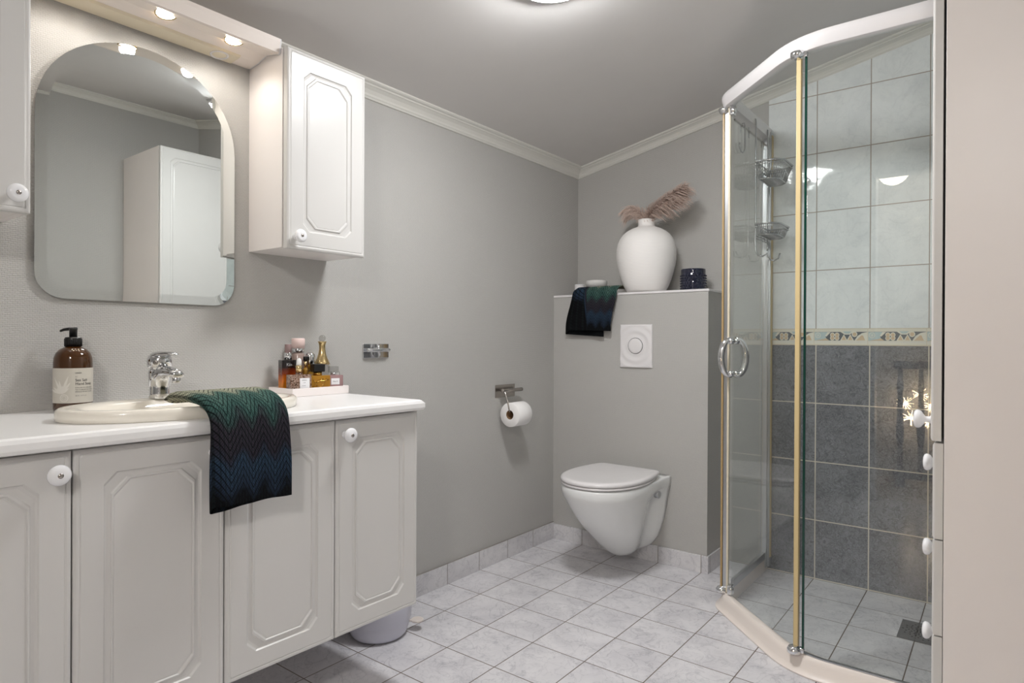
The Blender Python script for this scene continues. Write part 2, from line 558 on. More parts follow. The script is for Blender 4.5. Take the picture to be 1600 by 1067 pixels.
def border():
    b = MB()
    yb = YB - .007
    b.mi = 0; b.box(TX0, XN, yb, YB, ZB0, ZB1)
    HH = ZB1 - ZB0
    for k in range(-1, 4):
        x0 = 1.1744 + .2 * (k - 0) if True else 0
        def poly(pts, h, mi):
            q = []
            for a, c in pts:
                x = x0 + (a - 740) / 735 * .2
                q.append((min(max(x, TX0), XN - .008), ZB1 - (c - 120) / 225 * HH))
            if max(p[0] for p in q) - min(p[0] for p in q) < .002: return
            b.mi = mi; b.prism(q, 'y', yb - h, yb - .0001)
        def disc(ax, az, r, h, mi, n=14):
            poly([(ax + r * cos(2 * pi * i / n), az + r * sin(2 * pi * i / n)) for i in range(n)], h, mi)
        if k == -1 or k == 3: pass
        poly([(746, 162), (1470, 162), (1470, 284), (746, 284)], .0004, 3)          # slate field
        poly([(746, 132), (1470, 132), (1470, 146), (746, 146)], .0014, 0)          # top bead
        poly([(746, 165), (905, 165), (960, 165), (900, 230), (930, 282), (746, 282)], .0008, 1)
        disc(795, 210, 40, .0012, 0); disc(795, 210, 31, .0014, 1); disc(795, 210, 16, .0016, 0); disc(793, 208, 8, .0018, 1)
        poly([(880, 262), (905, 250), (955, 282), (760, 282)], .0012, 2)
        poly([(930, 165), (975, 165), (915, 228), (895, 218)], .0014, 0)
        for dx, dz in ((-32, -24), (32, -24), (-32, 22), (32, 22)):
            disc(1030 + dx, 228 + dz, 33, .0012, 0, 10); disc(1030 + dx, 228 + dz, 23, .0015, 2, 10)
        for cx in (1155, 1243):
            poly([(cx, 196), (cx + 50, 284), (cx - 50, 284)], .0012, 0); poly([(cx, 214), (cx + 30, 276), (cx - 30, 276)], .0015, 2)
        poly([(1110, 162), (1290, 162), (1235, 200), (1165, 200)], .0013, 0); poly([(1140, 156), (1262, 156), (1228, 186), (1174, 186)], .0016, 1)
        disc(1300, 196, 38, .0014, 0); disc(1300, 196, 26, .0017, 2)
        poly([(1300, 284), (1340, 220), (1400, 180), (1470, 165), (1470, 284)], .0009, 0)
        poly([(1322, 280), (1390, 212), (1412, 212), (1440, 280)], .0013, 2)
        for i in range(27):
            disc(755 + i * 27, 304, 8, .0013, 4, 6)
        poly([(736, 118), (744, 118), (744, 346), (736, 346)], .0006, 5)
    b.mi = 5
    b.box(TX0, XN, yb - .0006, yb - .0001, ZB1 - .0012, ZB1 + .0016); b.box(TX0, XN, yb - .0006, yb - .0001, ZB0 - .0022, ZB0 + .002)
    return b


struct('wall_tiles_border', border(), ['bordercream', 'paleblue', 'bordertan', 'borderdark', 'plastic', 'warmplastic'])

# ================================================================== HALL behind the camera (seen in the shower glass)
b = MB()
b.box(-.3, 3.2, -2.7, YF - .1, -.08, 0)
struct('floor_hall', b, 'hallfloor')
b = MB()
b.box(-.3, 3.2, -2.8, -2.7, -.06, 2.45); b.box(1.0, 3.2, -1.42, -1.34, -.0, 2.225); b.box(-.4, -.3, -2.8, YF - .1, -.06, 2.45); b.box(3.2, 3.3, -2.8, YF - .1, -.06, 2.45)
struct('wall_hall', b, 'hallwall')
b = MB(); b.box(-.4, 3.3, -2.8, YF - .1, 2.225, 2.3)
struct('ceiling_hall', b, 'ceil')
t0 = thing('stair_railing', 'dark turned wood stair railing reflected in the shower glass', 'railing', (1.2, -1.0, 0))
b = MB(); b.box(0, .80, -.03, .03, .815, .87, .008)
b.build('handrail', 'darkwood', t0)
b = MB(); b.box(0, .80, -.025, .025, .06, .11, .004)
b.build('bottom_rail', 'darkwood', t0)
for i in range(6):
    b = MB()
    b.lathe([(.018, .0), (.018, .14), (.013, .16), (.022, .22), (.026, .30), (.018, .38), (.014, .40), (.021, .425), (.014, .45), (.021, .475), (.014, .50), (.017, .54), (.021, .60), (.014, .64), (.014, .705)], (.04 + .122 * i, 0, .11), 12)
    b.build('baluster', 'darkwood', t0)
for x in (.01, .73):
    b = MB(); b.box(x, x + .06, -.03, .03, 0, .06); b.build('foot', 'darkwood', t0)
t0 = thing('starburst_lights', 'lit gold starburst string lights reflected beside the railing', 'string lights', (1.2, -1.18, 0))
SL = [(.05, .565), (.085, .46), (.19, .45), (.215, .56), (.14, .63), (.29, .50)]
for i, (x, z) in enumerate(SL):
    b = MB(); rs = random.Random(i)
    b.sphere((x, 0, z), .014, 8)
    for k in range(30):
        d = Vector((rs.gauss(0, 1), rs.gauss(0, 1), rs.gauss(0, 1))).normalized()
        b.tube([Vector((x, 0, z)), Vector((x, 0, z)) + d * .055], .0012, 3)
    b.build('starburst', 'star', t0)
b = MB(); b.tube([(-.02, 0, .0), (-.02, 0, .55)] + [(x, 0, z) for x, z in SL], .0015, 5)
b.lathe([(.05, 0), (.05, .01), (.004, .014)], (-.02, 0, 0), 14)
b.build('wire', 'goldd', t0)
t0 = thing('hall_ceiling_lamp', 'warm lit dome lamp on the hall ceiling, reflected in the shower glass', 'ceiling lamp', (1.19, -1.0, 2.224))
b = MB(); b.lathe([(.115, -.02), (.115, 0)], seg=32); b.build('base', 'goldd', t0)
b = MB(); b.lathe([(.002, -.125), (.03, -.121), (.06, -.106), (.09, -.07), (.105, -.02)], seg=32); b.build('dome', 'halllamp', t0)
lamp('hall_fill_light', 'POINT', (2.0, -.86, 2.0), HALL_FILL_W, (1, .975, .95), .08)  # fill light added in the hall, separate from the dome lamp


# ================================================================== CABINET PARTS
def octo(y0, y1, z0, z1, ins, ch):
    y0 += ins; y1 -= ins; z0 += ins; z1 -= ins
    return [(y0 + ch, z0), (y1 - ch, z0), (y1, z0 + ch), (y1, z1 - ch), (y1 - ch, z1), (y0 + ch, z1), (y0, z1 - ch), (y0, z0 + ch)]


def door_mesh(y0, y1, z0, z1, xb, th, sx=1, panel=True, rim=.05):
    """cabinet door with a rounded rim line and a groove panel with clipped corners; front faces sx*x"""
    b = MB(); xf = xb + sx * th
    e = .0003
    R = [(0, e, 0), (0, e, th - .0045), (.0012, e, th - .0022), (.0045, .001, th - .0004), (.008, .002, th - .0001), (.0105, .003, th - .0014), (.0125, .003, th)]
    if panel:
        R += [(rim, .022, th), (rim + .0025, .0232, th - .0032), (rim + .006, .025, th - .0042), (rim + .0125, .028, th - .0034),
              (rim + .014, .0287, th - .0006), (rim + .0165, .0297, th - .0006), (rim + .0185, .031, th - .003), (rim + .021, .032, th - .0024)]
    L = [[(xb + sx * d, y, z) for y, z in octo(y0, y1, z0, z1, i, c)] for i, c, d in R]
    b.loops(L)
    return b


KP = [(.0095, 0), (.0095, .002), (.0062, .005), (.0062, .012), (.011, .0155), (.0165, .019), (.0188, .0235), (.0188, .027), (.0165, .0305), (.011, .0325), (.0048, .033)]


def knob_mesh(x, y, z, sx=1):
    b = MB(); Mx = RX if sx > 0 else RXN
    b.lathe(KP, (x, y, z), 28, Mx)
    b.mi = 1; b.lathe([(.0048, .0325), (.0046, .0336), (.001, .0342)], (x, y, z), 14, Mx)
    return b


def carcass(d, y0, y1, z0, z1, th=.016, top=True, x0=0., sx=1):
    b = MB(); X = lambda a, c: (min(x0 + sx * a, x0 + sx * c), max(x0 + sx * a, x0 + sx * c))
    b.box(*X(0, d), y0, y0 + th, z0, z1, .0008, 1); b.box(*X(0, d), y1 - th, y1, z0, z1, .0008, 1)
    b.box(*X(0, d), y0 + th, y1 - th, z0, z0 + th)
    b.box(*X(0, .006), y0 + th, y1 - th, z0 + th, z1 - (th if top else 0))
    if top: b.box(*X(0, d), y0 + th, y1 - th, z1 - th, z1)
    return b


# ------------------------------------------------------------------ vanity (stands 1.15 degrees off the wall line)
VA = radians(-1.15)
VR = Matrix.Rotation(VA, 2)
VB, VT, VD = .2355, .799, .43


def vloc(lx, ly):
    p = VR @ Vector((lx - .450, ly - 1.30))
    return (.462 + p.x, 1.30 + p.y)


def vanity(y0, y1, label, knobs, n=1):
    x, y = vloc(0, y0)
    r = thing('vanity_cabinet', label, 'cabinet', (x, y, VB), VA, 'vanity cabinets under the counter')
    w = y1 - y0; h = VT - VB
    carcass(VD, .001, w - .001, .002, h, top=False).build('carcass', 'cream', r)
    for k in range(n):
        a, c = w * k / n, w * (k + 1) / n
        d = door_mesh(a + .0013, c - .0013, 0, h - .004, VD + .001, .019).build('door', 'white', r)
        ky = (a + .028) if knobs[k] == 'l' else (c - .028)
        knob_mesh(VD + .020, ky, h - .042, 1).build('knob', ['knob', 'steel'], d)
    return r


vanity(.150, .437, 'white vanity cabinet with one door at the left end of the counter', 'r')
vanity(.437, 1.016, 'wide two-door white vanity cabinet under the sink, behind the hanging towel', 'rl', 2)
vanity(1.016, 1.30, 'white vanity cabinet with one door at the free end of the counter, above the bucket', 'l')

# counter with the sink hole
SX, SY, SA, SB = .28, .73, .16, .27          # sink rim ellipse
CT0, CT1 = .80, .83


def counter():
    b = MB(); N = 96
    out = [(.001, .12), (.466 - .0045, .12), (.485, 1.306), (.001, 1.306)]
    ang = sorted([2 * pi * i / N for i in range(N)] + [math.atan2(y - SY, x - SX) % (2 * pi) for x, y in out])
    def hit(a, ins):
        # ray from the sink centre to the inset outline
        d = (cos(a), sin(a)); best = 9
        P = [(x + (ins if x < .1 else -ins) * (0 if x < .1 else 1), y + (ins if y < 1 else -ins)) for x, y in out]
        for (x0, y0), (x1, y1) in zip(P, P[1:] + P[:1]):
            ex, ey = x1 - x0, y1 - y0
            den = d[0] * ey - d[1] * ex
            if abs(den) < 1e-12: continue
            tt = ((x0 - SX) * ey - (y0 - SY) * ex) / den
            uu = ((x0 - SX) * d[1] - (y0 - SY) * d[0]) / den
            if tt > 0 and -1e-6 <= uu <= 1 + 1e-6: best = min(best, tt)
        return (SX + d[0] * best, SY + d[1] * best)
    hole = [(SX + (SA - .02) * cos(a), SY + (SB - .02) * sin(a)) for a in ang]
    L = [[(x, y, CT0) for x, y in hole], [(*hit(a, .003), CT0) for a in ang]] if False else []
    prof = [(.006, CT0), (.002, CT0 + .002), (0, CT0 + .008), (0, CT1 - .010), (.003, CT1 - .003), (.010, CT1)]
    L = [[(x, y, CT0) for x, y in hole]] + [[(*hit(a, i), z) for a in ang] for i, z in prof] + [[(x, y, CT1) for x, y in hole]]
    L.append(L[0])
    b.loops(L, True, False, False)
    for f in b.bm.faces:
        f.smooth = False
    return b


o = counter().build('countertop', 'counter'); tag(o, 'white laminate countertop with rounded front edge over the vanity cabinets', 'countertop')

# sink
r = thing('sink', 'oval ivory ceramic drop-in sink in the white countertop', 'sink', (SX, SY, CT1))
b = MB(); N = 64
def ell(cx, a, c, z): return [(cx + a * cos(2 * pi * i / N), c * sin(2 * pi * i / N), z) for i in range(N)]
b.loops([ell(0, SA - .004, SB - .004, 0), ell(0, SA, SB, .003), ell(0, SA, SB, .018), ell(0, SA - .002, SB - .002, .023), ell(0, SA - .007, SB - .007, .0265), ell(.004, SA - .016, SB - .017, .027),
         ell(.02, SA - .034, SB - .034, .025), ell(.022, SA - .042, SB - .044, .020), ell(.022, SA - .05, SB - .06, 0), ell(.022, SA - .06, SB - .08, -.04), ell(.02, SA - .08, SB - .12, -.085), ell(.02, SA - .115, SB - .19, -.11), ell(.02, .025, .025, -.114),
         ell(.02, .025, .025, -.122), ell(.02, SA - .105, SB - .18, -.118), ell(.022, SA - .05, SB - .07, -.05), ell(.015, SA - .026, SB - .03, -.004), ell(0, SA - .023, SB - .024, 0), ell(0, SA - .004, SB - .004, 0)], True, False, False, True)
b.build('basin', 'sinkc', r)
b = MB(); b.lathe([(.022, -.1135), (.022, -.111), (.014, -.1105), (.012, -.113)], (.02, 0, 0), 24); b.build('drain_ring', 'chrome', r)

# faucet
FX, FY, FZ = .163, .712, .857
r = thing('faucet', 'chrome single-lever mixer tap on the back rim of the sink', 'faucet', (FX, FY, FZ))


def loft_y(prof, ys):
    """closed profile in xz swept over y with scale about a pivot: ys = (y, inset)"""
    return prof


b = MB()
sect = []
# body and spout: cross-sections travelling from the base up and out along the spout
path = [((.000, .000), 0, .026, .023), ((.000, .012), 0, .0245, .022), ((.001, .03), 8, .0235, .0215), ((.003, .048), 22, .0235, .0215), ((.012, .060), 48, .021, .0205), ((.03, .066), 74, .0165, .019), ((.055, .0665), 92, .0125, .0175), ((.082, .064), 102, .0105, .016), ((.096, .0605), 106, .0095, .0145), ((.1, .0595), 108, .005, .009)]
for (x, z), a, rx, ry in path:
    ca, sa = cos(radians(a)), sin(radians(a))
    sect.append([(x + rx * cos(2 * pi * i / 24) * ca, ry * sin(2 * pi * i / 24), z - rx * cos(2 * pi * i / 24) * sa) for i in range(24)])
b.loops(sect, smooth=True)
b.lathe([(.024, .03), (.024, .066), (.022, .070)], (-.001, 0, 0), 28)
b.build('body', 'chrome', r)
b = MB()
b.lathe([(.0085, -.004), (.0095, .0), (.0095, .012), (.008, .013)], (.088, 0, .045), 20)
b.build('aerator', 'chrome', r)
b = MB()
b.lathe([(.021, .068), (.021, .075), (.0225, .077)], (0, 0, 0), 28); b.build('collar', 'chrome', r)
b = MB()
b.lathe([(.0225, .0765), (.0275, .0765), (.0275, .094), (.026, .101), (.02, .107), (.008, .110)], (0, 0, 0), 32)
lv = []
for x, w, z, th in [(-.022, .016, .098, .008), (0, .0225, .106, .010), (.022, .020, .1085, .008), (.045, .014, .1095, .006), (.066, .0105, .110, .0045), (.080, .009, .1085, .0035), (.084, .005, .1078, .002)]:
    lv.append([(x, w * cos(2 * pi * i / 20), z + th * sin(2 * pi * i / 20)) for i in range(20)])
b.loops(lv, smooth=True)
b.build('lever', 'chrome', r)
b = MB(); b.lathe([(.0055, .0), (.0055, .0018), (.004, .002)], (.0205, -.0185, .088), 14, Matrix.Rotation(radians(-42), 3, 'Z') @ RX)
b.build('marker', 'steel', r)

# soap bottle
r = thing('soap_bottle', 'brown pump bottle of hand soap with pale label, left of the faucet', 'soap bottle', (.062, .56, CT1 + .0005))
HB = .04
b = MB(); b.lathe([(.034, 0), (.0385, .003), (.0395, .008), (.0395, .115), (.0385, .126), (.035, .137), (.028, .146), (.019, .151), (.0155, .153), (.0155, .160)], seg=40); b.build('bottle_body', 'amber', r)
b = MB(); b.lathe([(.0172, .153), (.0172, .172), (.016, .175), (.0085, .1755)], seg=30)
for i in range(30):
    a = 2 * pi * i / 30; b.tube([(.0173 * cos(a), .0173 * sin(a), .154), (.0173 * cos(a), .0173 * sin(a), .172)], .0007, 4)
b.build('collar', 'black', r)
b = MB(); b.lathe([(.0082, .175), (.0082, .1935), (.0088, .194), (.0088, .1955), (.006, .197)], seg=20)
nd = Vector((-.80, -.60, 0)).normalized()
b.tube([Vector((0, 0, .193)) + nd * d + Vector((0, 0, q)) for d, q in ((-.008, .002), (.01, .0015), (.022, 0), (.029, -.0025), (.031, -.004))], [.0042, .004, .0034, .0028, .0024], 10)
b.build('pump_head', 'black', r)
# label wrapped round the side that faces the room
AV = math.atan2(-.56, 1.748)                 # towards the viewpoint
b = MB(); RL = .0399
def lab(a0, a1, z0, z1, rr, n=24):
    A = [a0 + (a1 - a0) * i / n for i in range(n + 1)]
    b.loops([[(rr * cos(a), rr * sin(a), z) for a in A] for z in (z0, z1)], False, False, False, True)
b.mi = 0; lab(AV - 1.75, AV + 1.75, .022, .103, RL)
b.mi = 1
def wrap(x, y, z): return ((RL + .0003) * cos(AV + x / RL), (RL + .0003) * sin(AV + x / RL), y)
def wtext(tx, size, x0, y0):
    add_text(b, tx, size, lambda x, y, z: wrap(x + x0, y + y0, z))
wtext('CRISER', .0042, .004, .0905); wtext('N.1', .0034, .004, .082)
wtext('Sea Salt', .0085, .004, .0725); wtext('Hand Soap', .0085, .004, .064)
for k, s_ in enumerate(['ENRICHED BY LAMINARIA,', 'THE ALGAE OF THE OCEAN', 'SPRINKLE OF SALT WATER']): wtext(s_, .0033, .004, .0565 - .0048 * k)
wtext('500 ML / 16.9 FL OZ', .0028, .004, .038)
b.mi = 2                                       # pale seaweed fronds
for k in range(9):
    a = radians(40 + k * 16); L_ = .018 + .012 * (k % 3)
    x0, y0 = -.022, .045
    pts = []
    for i in range(9):
        q = i / 8; w = .0028 * sin(pi * (.12 + .86 * q))
        pts.append((q, w))
    ring = [(x0 + cos(a) * L_ * q - sin(a) * w, y0 + sin(a) * L_ * q + cos(a) * w) for q, w in pts] + [(x0 + cos(a) * L_ * q + sin(a) * w, y0 + sin(a) * L_ * q - cos(a) * w) for q, w in pts[::-1]]
    n = 9
    vs = [b.v(wrap(x, y, 0)) for x, y in ring]
    for i in range(n - 1): b._f((vs[i], vs[i + 1], vs[2 * n - 2 - i], vs[2 * n - 1 - i]))
for rr_ in (.009, .005):
    vs = [b.v(wrap(-.018 + rr_ * cos(q) * (1 if k else .82), .034 + rr_ * sin(q) * (1 if k else .82), 0)) for q in [2 * pi * i / 20 for i in range(20)] for k in (0, 1)]
    for i in range(20): b._f((vs[2 * i], vs[2 * i + 1], vs[(2 * i + 3) % 40], vs[(2 * i + 2) % 40]))
b.build('label', ['labelb', 'ink', 'labelw'], r, recalc=False)['label'] = 'pale sage paper label'

# tray and perfume bottles
TX, TY, TZ = .0755, 1.201, CT1 + .0005
r = thing('marble_tray', 'pale pink marble tray holding perfume bottles at the end of the counter', 'tray', (TX, TY, TZ))
b = MB()
def rect(hx, hy, z): return [(-hx, -hy, z), (hx, -hy, z), (hx, hy, z), (-hx, hy, z)]
b.loops([rect(.063, .101, 0), rect(.064, .102, .001), rect(.064, .102, .0235), rect(.0632, .1012, .0245), rect(.059, .097, .0245), rect(.058, .096, .0235), rect(.058, .096, .012)])
b.build('tray_body', 'marble', r)
PZ = TZ + .0125
GP = 'cosmetic bottles on the marble tray'


def rbox(b, hx, hy, z0, z1, r=.004, n=4, sm=True):
    def ring(ix, z):
        p = []
        for sx_, sy_, a0 in ((1, 1, 0), (-1, 1, 90), (-1, -1, 180), (1, -1, 270)):
            for k in range(n + 1):
                a = radians(a0 + 90 * k / n)
                p.append((sx_ * (hx - r) + (r - ix) * cos(a), sy_ * (hy - r) + (r - ix) * sin(a), z))
        return p
    e = min(.0015, r * .5)
    b.loops([ring(e, z0), ring(0, z0 + e), ring(0, z1 - e), ring(e, z1)], smooth=False)


def bottle(name, label, x, y, rz=0.):
    return thing(name, label, 'bottle', (x, y, PZ), rz, GP)


BR = radians(-12)
r = bottle('serum_bottle', 'tall black-to-amber bottle with silver collar and mauve cap, leftmost on the tray', .058, 1.136, BR)
b = MB(); rbox(b, .018, .0245, 0, .096, .004); b.build('bottle_body', 'fade', r)
b = MB(); b.lathe([(.0115, .0965), (.0115, .117), (.0105, .118)], seg=24); b.build('collar', 'chrome', r)
b = MB(); b.lathe([(.0105, .1185), (.0100, .143), (.009, .1445)], seg=24); b.build('cap', 'mauve', r)
b = MB(); add_text(b, 'Kín', .013, lambda x, y, z: (.0183, y * 0 + x - .012, y + .078)); b.build('print', 'silverink', r)
r = bottle('mist_bottle', 'tallest bottle, blush pink cap over silver band and clear pink glass', .036, 1.186)
b = MB(); b.lathe([(.018, 0), (.0195, .002), (.0195, .112), (.018, .115), (.012, .118)], seg=28); b.build('bottle_body', 'pinkclear', r)
b = MB(); b.lathe([(.0188, .1185), (.0188, .131), (.0182, .1315)], seg=28); b.build('collar', 'chrome', r)
b = MB(); b.lathe([(.0205, .132), (.0205, .160), (.0195, .1625), (.017, .163)], seg=28); b.build('cap', 'pink', r)
r = bottle('dropper_bottle', 'square oil bottle full of petals, white rubber dropper and white label', .108, 1.141, BR)
b = MB(); rbox(b, .018, .033, 0, .053, .003); b.lathe([(.012, .053), (.0095, .055), (.0095, .058)], seg=20); b.build('bottle_body', 'speckle', r)
b = MB(); b.lathe([(.0105, .0585), (.0105, .079), (.0095, .08)], seg=24); b.build('collar', 'gold', r)
b = MB(); b.lathe([(.008, .0805), (.0076, .094), (.006, .1), (.002, .1025)], seg=20); b.build('dropper_bulb', 'ceramic', r)
b = MB(); b.box(.0181, .0184, -.004, .026, .010, .042); b.mi = 1
add_text(b, 'VERSO', .0055, lambda x, y, z: (.0186, x + .001, y + .034)); add_text(b, 'huile', .004, lambda x, y, z: (.0186, x + .006, y + .027)); add_text(b, 'FLEURS', .0035, lambda x, y, z: (.0186, x + .003, y + .018))
b.build('label', ['label', 'ink'], r)
r = bottle('vial', 'slim yellow vial with small black cap, behind the dropper bottle', .068, 1.191)
b = MB(); b.lathe([(.0085, 0), (.009, .002), (.009, .062), (.006, .07)], seg=18); b.build('bottle_body', 'yellowoil', r)
b = MB(); b.lathe([(.0052, .0705), (.0052, .092)], seg=16); b.build('collar', 'gold', r)
b = MB(); b.lathe([(.007, .0925), (.007, .105), (.006, .106)], seg=18); b.build('cap', 'black', r)
r = bottle('perfume_spray', 'short bottle of yellow oil under a rounded silver cap, tray centre', .055, 1.217)
b = MB(); b.lathe([(.0165, 0), (.018, .002), (.018, .045), (.015, .052)], seg=24); b.build('bottle_body', 'yellowoil', r)
b = MB(); b.lathe([(.0150, .0525), (.0150, .105), (.014, .112), (.010, .117), (.003, .119)], seg=24); b.build('cap', 'chrome', r)
r = bottle('perfume_bottle', 'perfume bottle with flared gold neck and clear ball stopper', .050, 1.266)
b = MB(); b.lathe([(.022, 0), (.0245, .002), (.0245, .055), (.024, .074), (.020, .0785)], seg=28); b.build('bottle_body', 'clear', r)
b = MB(); b.lathe([(.0255, .079), (.0225, .086), (.017, .098), (.0125, .112), (.0098, .128), (.0098, .140), (.0125, .149), (.0145, .153), (.0125, .1535)], seg=32); b.build('neck', 'gold', r)
b = MB(); b.sphere((0, 0, .163), .0115, 20); b.build('stopper', 'clear', r)
r = bottle('perfume_bottle', 'square gold perfume bottle with interlaced gold letters and black block cap', .104, 1.211, BR)
b = MB(); rbox(b, .016, .036, 0, .047, .004); b.build('bottle_body', 'goldglass', r)
b = MB(); b.lathe([(.013, .0475), (.013, .058)], seg=20); b.build('collar', 'goldd', r)
b = MB(); rbox(b, .0155, .0185, .0585, .083, .003)
b.build('cap', 'black', r)
b = MB()
def stroke(pts, w=.0013): b.tube([(.0168, y, z) for y, z in pts], w, 6)
stroke([(-.020, .034), (-.012, .022), (-.006, .010)]); stroke([(-.002, .036), (-.012, .022), (-.026, .004)])
stroke([(.012, .036), (.004, .036), (.002, .029), (.010, .022), (.010, .014), (.002, .011), (-.008, .014)])
stroke([(.022, .038), (.012, .020), (.008, .008), (.018, .007), (.028, .012)]); stroke([(-.012, .026), (.002, .031), (.016, .030), (.030, .034)])
b.build('monogram', 'goldd', r)
r = bottle('perfume_bottle', 'square pink perfume bottle with silver bow and clear stopper, rightmost on the tray', .104, 1.270, BR)
b = MB(); rbox(b, .015, .0275, 0, .046, .003); b.build('bottle_body', 'pinkglass', r)
b = MB(); b.lathe([(.0085, .0465), (.0085, .053)], seg=18); b.build('collar', 'chrome', r)
b = MB(); rbox(b, .011, .014, .0535, .074, .003); b.build('stopper', 'clear', r)
b = MB()
for s_ in (-1, 1): b.loops([[(.010, 0, .050), (.013, 0, .050)], [(.010, s_ * .014, .058), (.014, s_ * .014, .058)], [(.010, s_ * .016, .046), (.014, s_ * .016, .046)]], False, False, False)
b.sphere((.012, 0, .05), .003, 8); b.build('bow', 'alu', r)
b = MB(); b.box(.0151, .0154, -.014, .014, .016, .036); b.mi = 1
add_text(b, 'Miss D', .006, lambda x, y, z: (.0156, x - .009, y + .024)); b.build('label', ['label', 'ink'], r)


# ------------------------------------------------------------------ towels
def towel(name, label, path, w_fun, fold_fun, th, base, uvoff, steps=90, ns=56):
    """folded towel: front sheet, a rounded fold at the left, second sheet behind.
    path(t) -> (pos, normal, along) in a vertical plane; width direction given by w_fun"""
    b = MB(); uvl = b.bm.loops.layers.uv.new('UVMap')
    rows = []; UV = {}
    for j in range(steps + 1):
        t = j / steps
        row = []
        for i in range(ns + 1):
            s = i / ns
            p, u, v = fold_fun(s, t)
            q = b.v(p); UV[q] = (u, v); row.append(q)
        rows.append(row)
    for j in range(steps):
        for i in range(ns):
            f = b._f((rows[j][i], rows[j][i + 1], rows[j + 1][i + 1], rows[j + 1][i]))
            f.smooth = True
            for l in f.loops: l[uvl].uv = UV[l.vert]
    o = b.build(name, 'towel', None, recalc=False)
    m = o.modifiers.new('thickness', 'SOLIDIFY'); m.thickness = th; m.offset = 0
    tag(o, label, 'towel')
    return o


def smooth(a): return a * a * (3 - 2 * a)


def polyline(pts):
    pts = [Vector(p) for p in pts]
    # Catmull-Rom resample
    Q = []
    P = [pts[0] * 2 - pts[1]] + pts + [pts[-1] * 2 - pts[-2]]
    for i in range(1, len(P) - 2):
        for k in range(12):
            t = k / 12; a, b_, c, d = P[i - 1], P[i], P[i + 1], P[i + 2]
            Q.append(.5 * ((2 * b_) + (c - a) * t + (2 * a - 5 * b_ + 4 * c - d) * t * t + (3 * b_ - a - 3 * c + d) * t ** 3))
    Q.append(pts[-1])
    D = [0]
    for a, b_ in zip(Q, Q[1:]): D.append(D[-1] + (b_ - a).length)
    def at(t):
        s = max(0, min(1, t)) * D[-1]
        for k in range(len(D) - 1):
            if D[k + 1] >= s - 1e-12: break
        f = (s - D[k]) / max(1e-9, D[k + 1] - D[k])
        p = Q[k].lerp(Q[k + 1], f); tg = (Q[k + 1] - Q[k]).normalized()
        return p, tg, s
    at.length = D[-1]
    return at


# towel on the sink: profile in (x, z) from the basin rim over the counter edge and down
pa = polyline([(.338, .8615), (.345, .8665), (.37, .8695), (.42, .868), (.452, .864), (.478, .853), (.495, .835), (.500, .81), (.501, .77), (.502, .72), (.5025, .67), (.503, .648)])


def sink_fold(s, t):
    half = s < .5
    k = (abs(s - .5) * 2)                      # 0 at the fold, 1 at the open edge
    p, tg, d = pa(t)
    nrm = Vector((-tg.y, tg.x))                # towards the room / up
    if nrm.x < 0 and nrm.y < 0: nrm = -nrm
    hang = smooth(min(1, max(0, (t - .32) / .5)))
    y_left = .664 - .014 * (1 - smooth(min(1, t / .38))) + .006 * hang
    y_right = .838 + .006 * hang + .012 * (1 - smooth(min(1, t / .3)))
    if half: y_left -= .012 * hang
    y = y_left + (y_right - y_left) * (k ** .92)
    off = .0085 * min(1, (k / .06) ** .5)
    rip = .0035 * hang * sin(k * 7.5 + .6) + .0015 * sin(k * 17 + t * 5) * hang
    o_ = (-off if half else off) + rip + .007
    z_drop = (-.010 * (1 - k) if half else .004 * (1 - k)) * smooth(t)
    return Vector((p.x + nrm.x * o_, y, p.y + nrm.y * o_ + z_drop)), k * .17, d * 1.0


towel('hand_towel', 'teal and navy zigzag towel draped over the sink and counter edge', pa, None, sink_fold, .005, None, 0)

# towel on the ledge: profile in (y, z)
LZ = BXT + .011
pb = polyline([(2.775, LZ + .014), (2.75, LZ + .022), (2.72, LZ + .022), (2.695, LZ + .017), (2.678, LZ + .003), (2.673, LZ - .03), (2.671, LZ - .08), (2.670, LZ - .14), (2.669, LZ - .196)])


def ledge_fold(s, t):
    half = s < .5
    k = abs(s - .5) * 2
    p, tg, d = pb(t)
    nrm = Vector((tg.y, -tg.x))
    hang = smooth(min(1, max(0, (t - .3) / .6)))
    top = 1 - hang
    if half:      # sheet behind, pulled out to the left
        xl, xr = .128 - .036 * hang, .30
        x = xl + (xr - xl) * k
        drop = -.012 * hang * k
    else:
        xl, xr = .178 + .012 * hang, .372 - .026 * hang
        x = xl + (xr - xl) * k
        drop = (.018 - .004 * k) * hang * (1 if k > .0 else 0)
    kk = min(1, k / .16)
    if not half: x = (.128 - .036 * hang) * (1 - kk) + x * kk
    off = .006 * min(1, (k / .04) ** .5)
    rip = .003 * hang * sin(k * 8)
    o_ = (-off if half else off + .002) + rip + .006
    return Vector((x, p.x + nrm.x * o_, p.y + nrm.y * o_ + drop)), k * .17 + (.2 if half else 0), ((d + .12) * 1.3 if half else (d + .012) * 1.16 + (.16 if kk < .94 else 0))


towel('hand_towel', 'folded teal and navy zigzag towel hanging off the ledge above the toilet', pb, None, ledge_fold, .005, None, 0)

# ================================================================== MIRROR AND WALL CABINETS
MY0, MY1, MZ0, MZ1 = .497, .987, 1.099, 1.768
r = thing('wall_mirror', 'tall wall mirror with arched top and slanted glass edge above the sink', 'mirror', (0, (MY0 + MY1) / 2, MZ0))


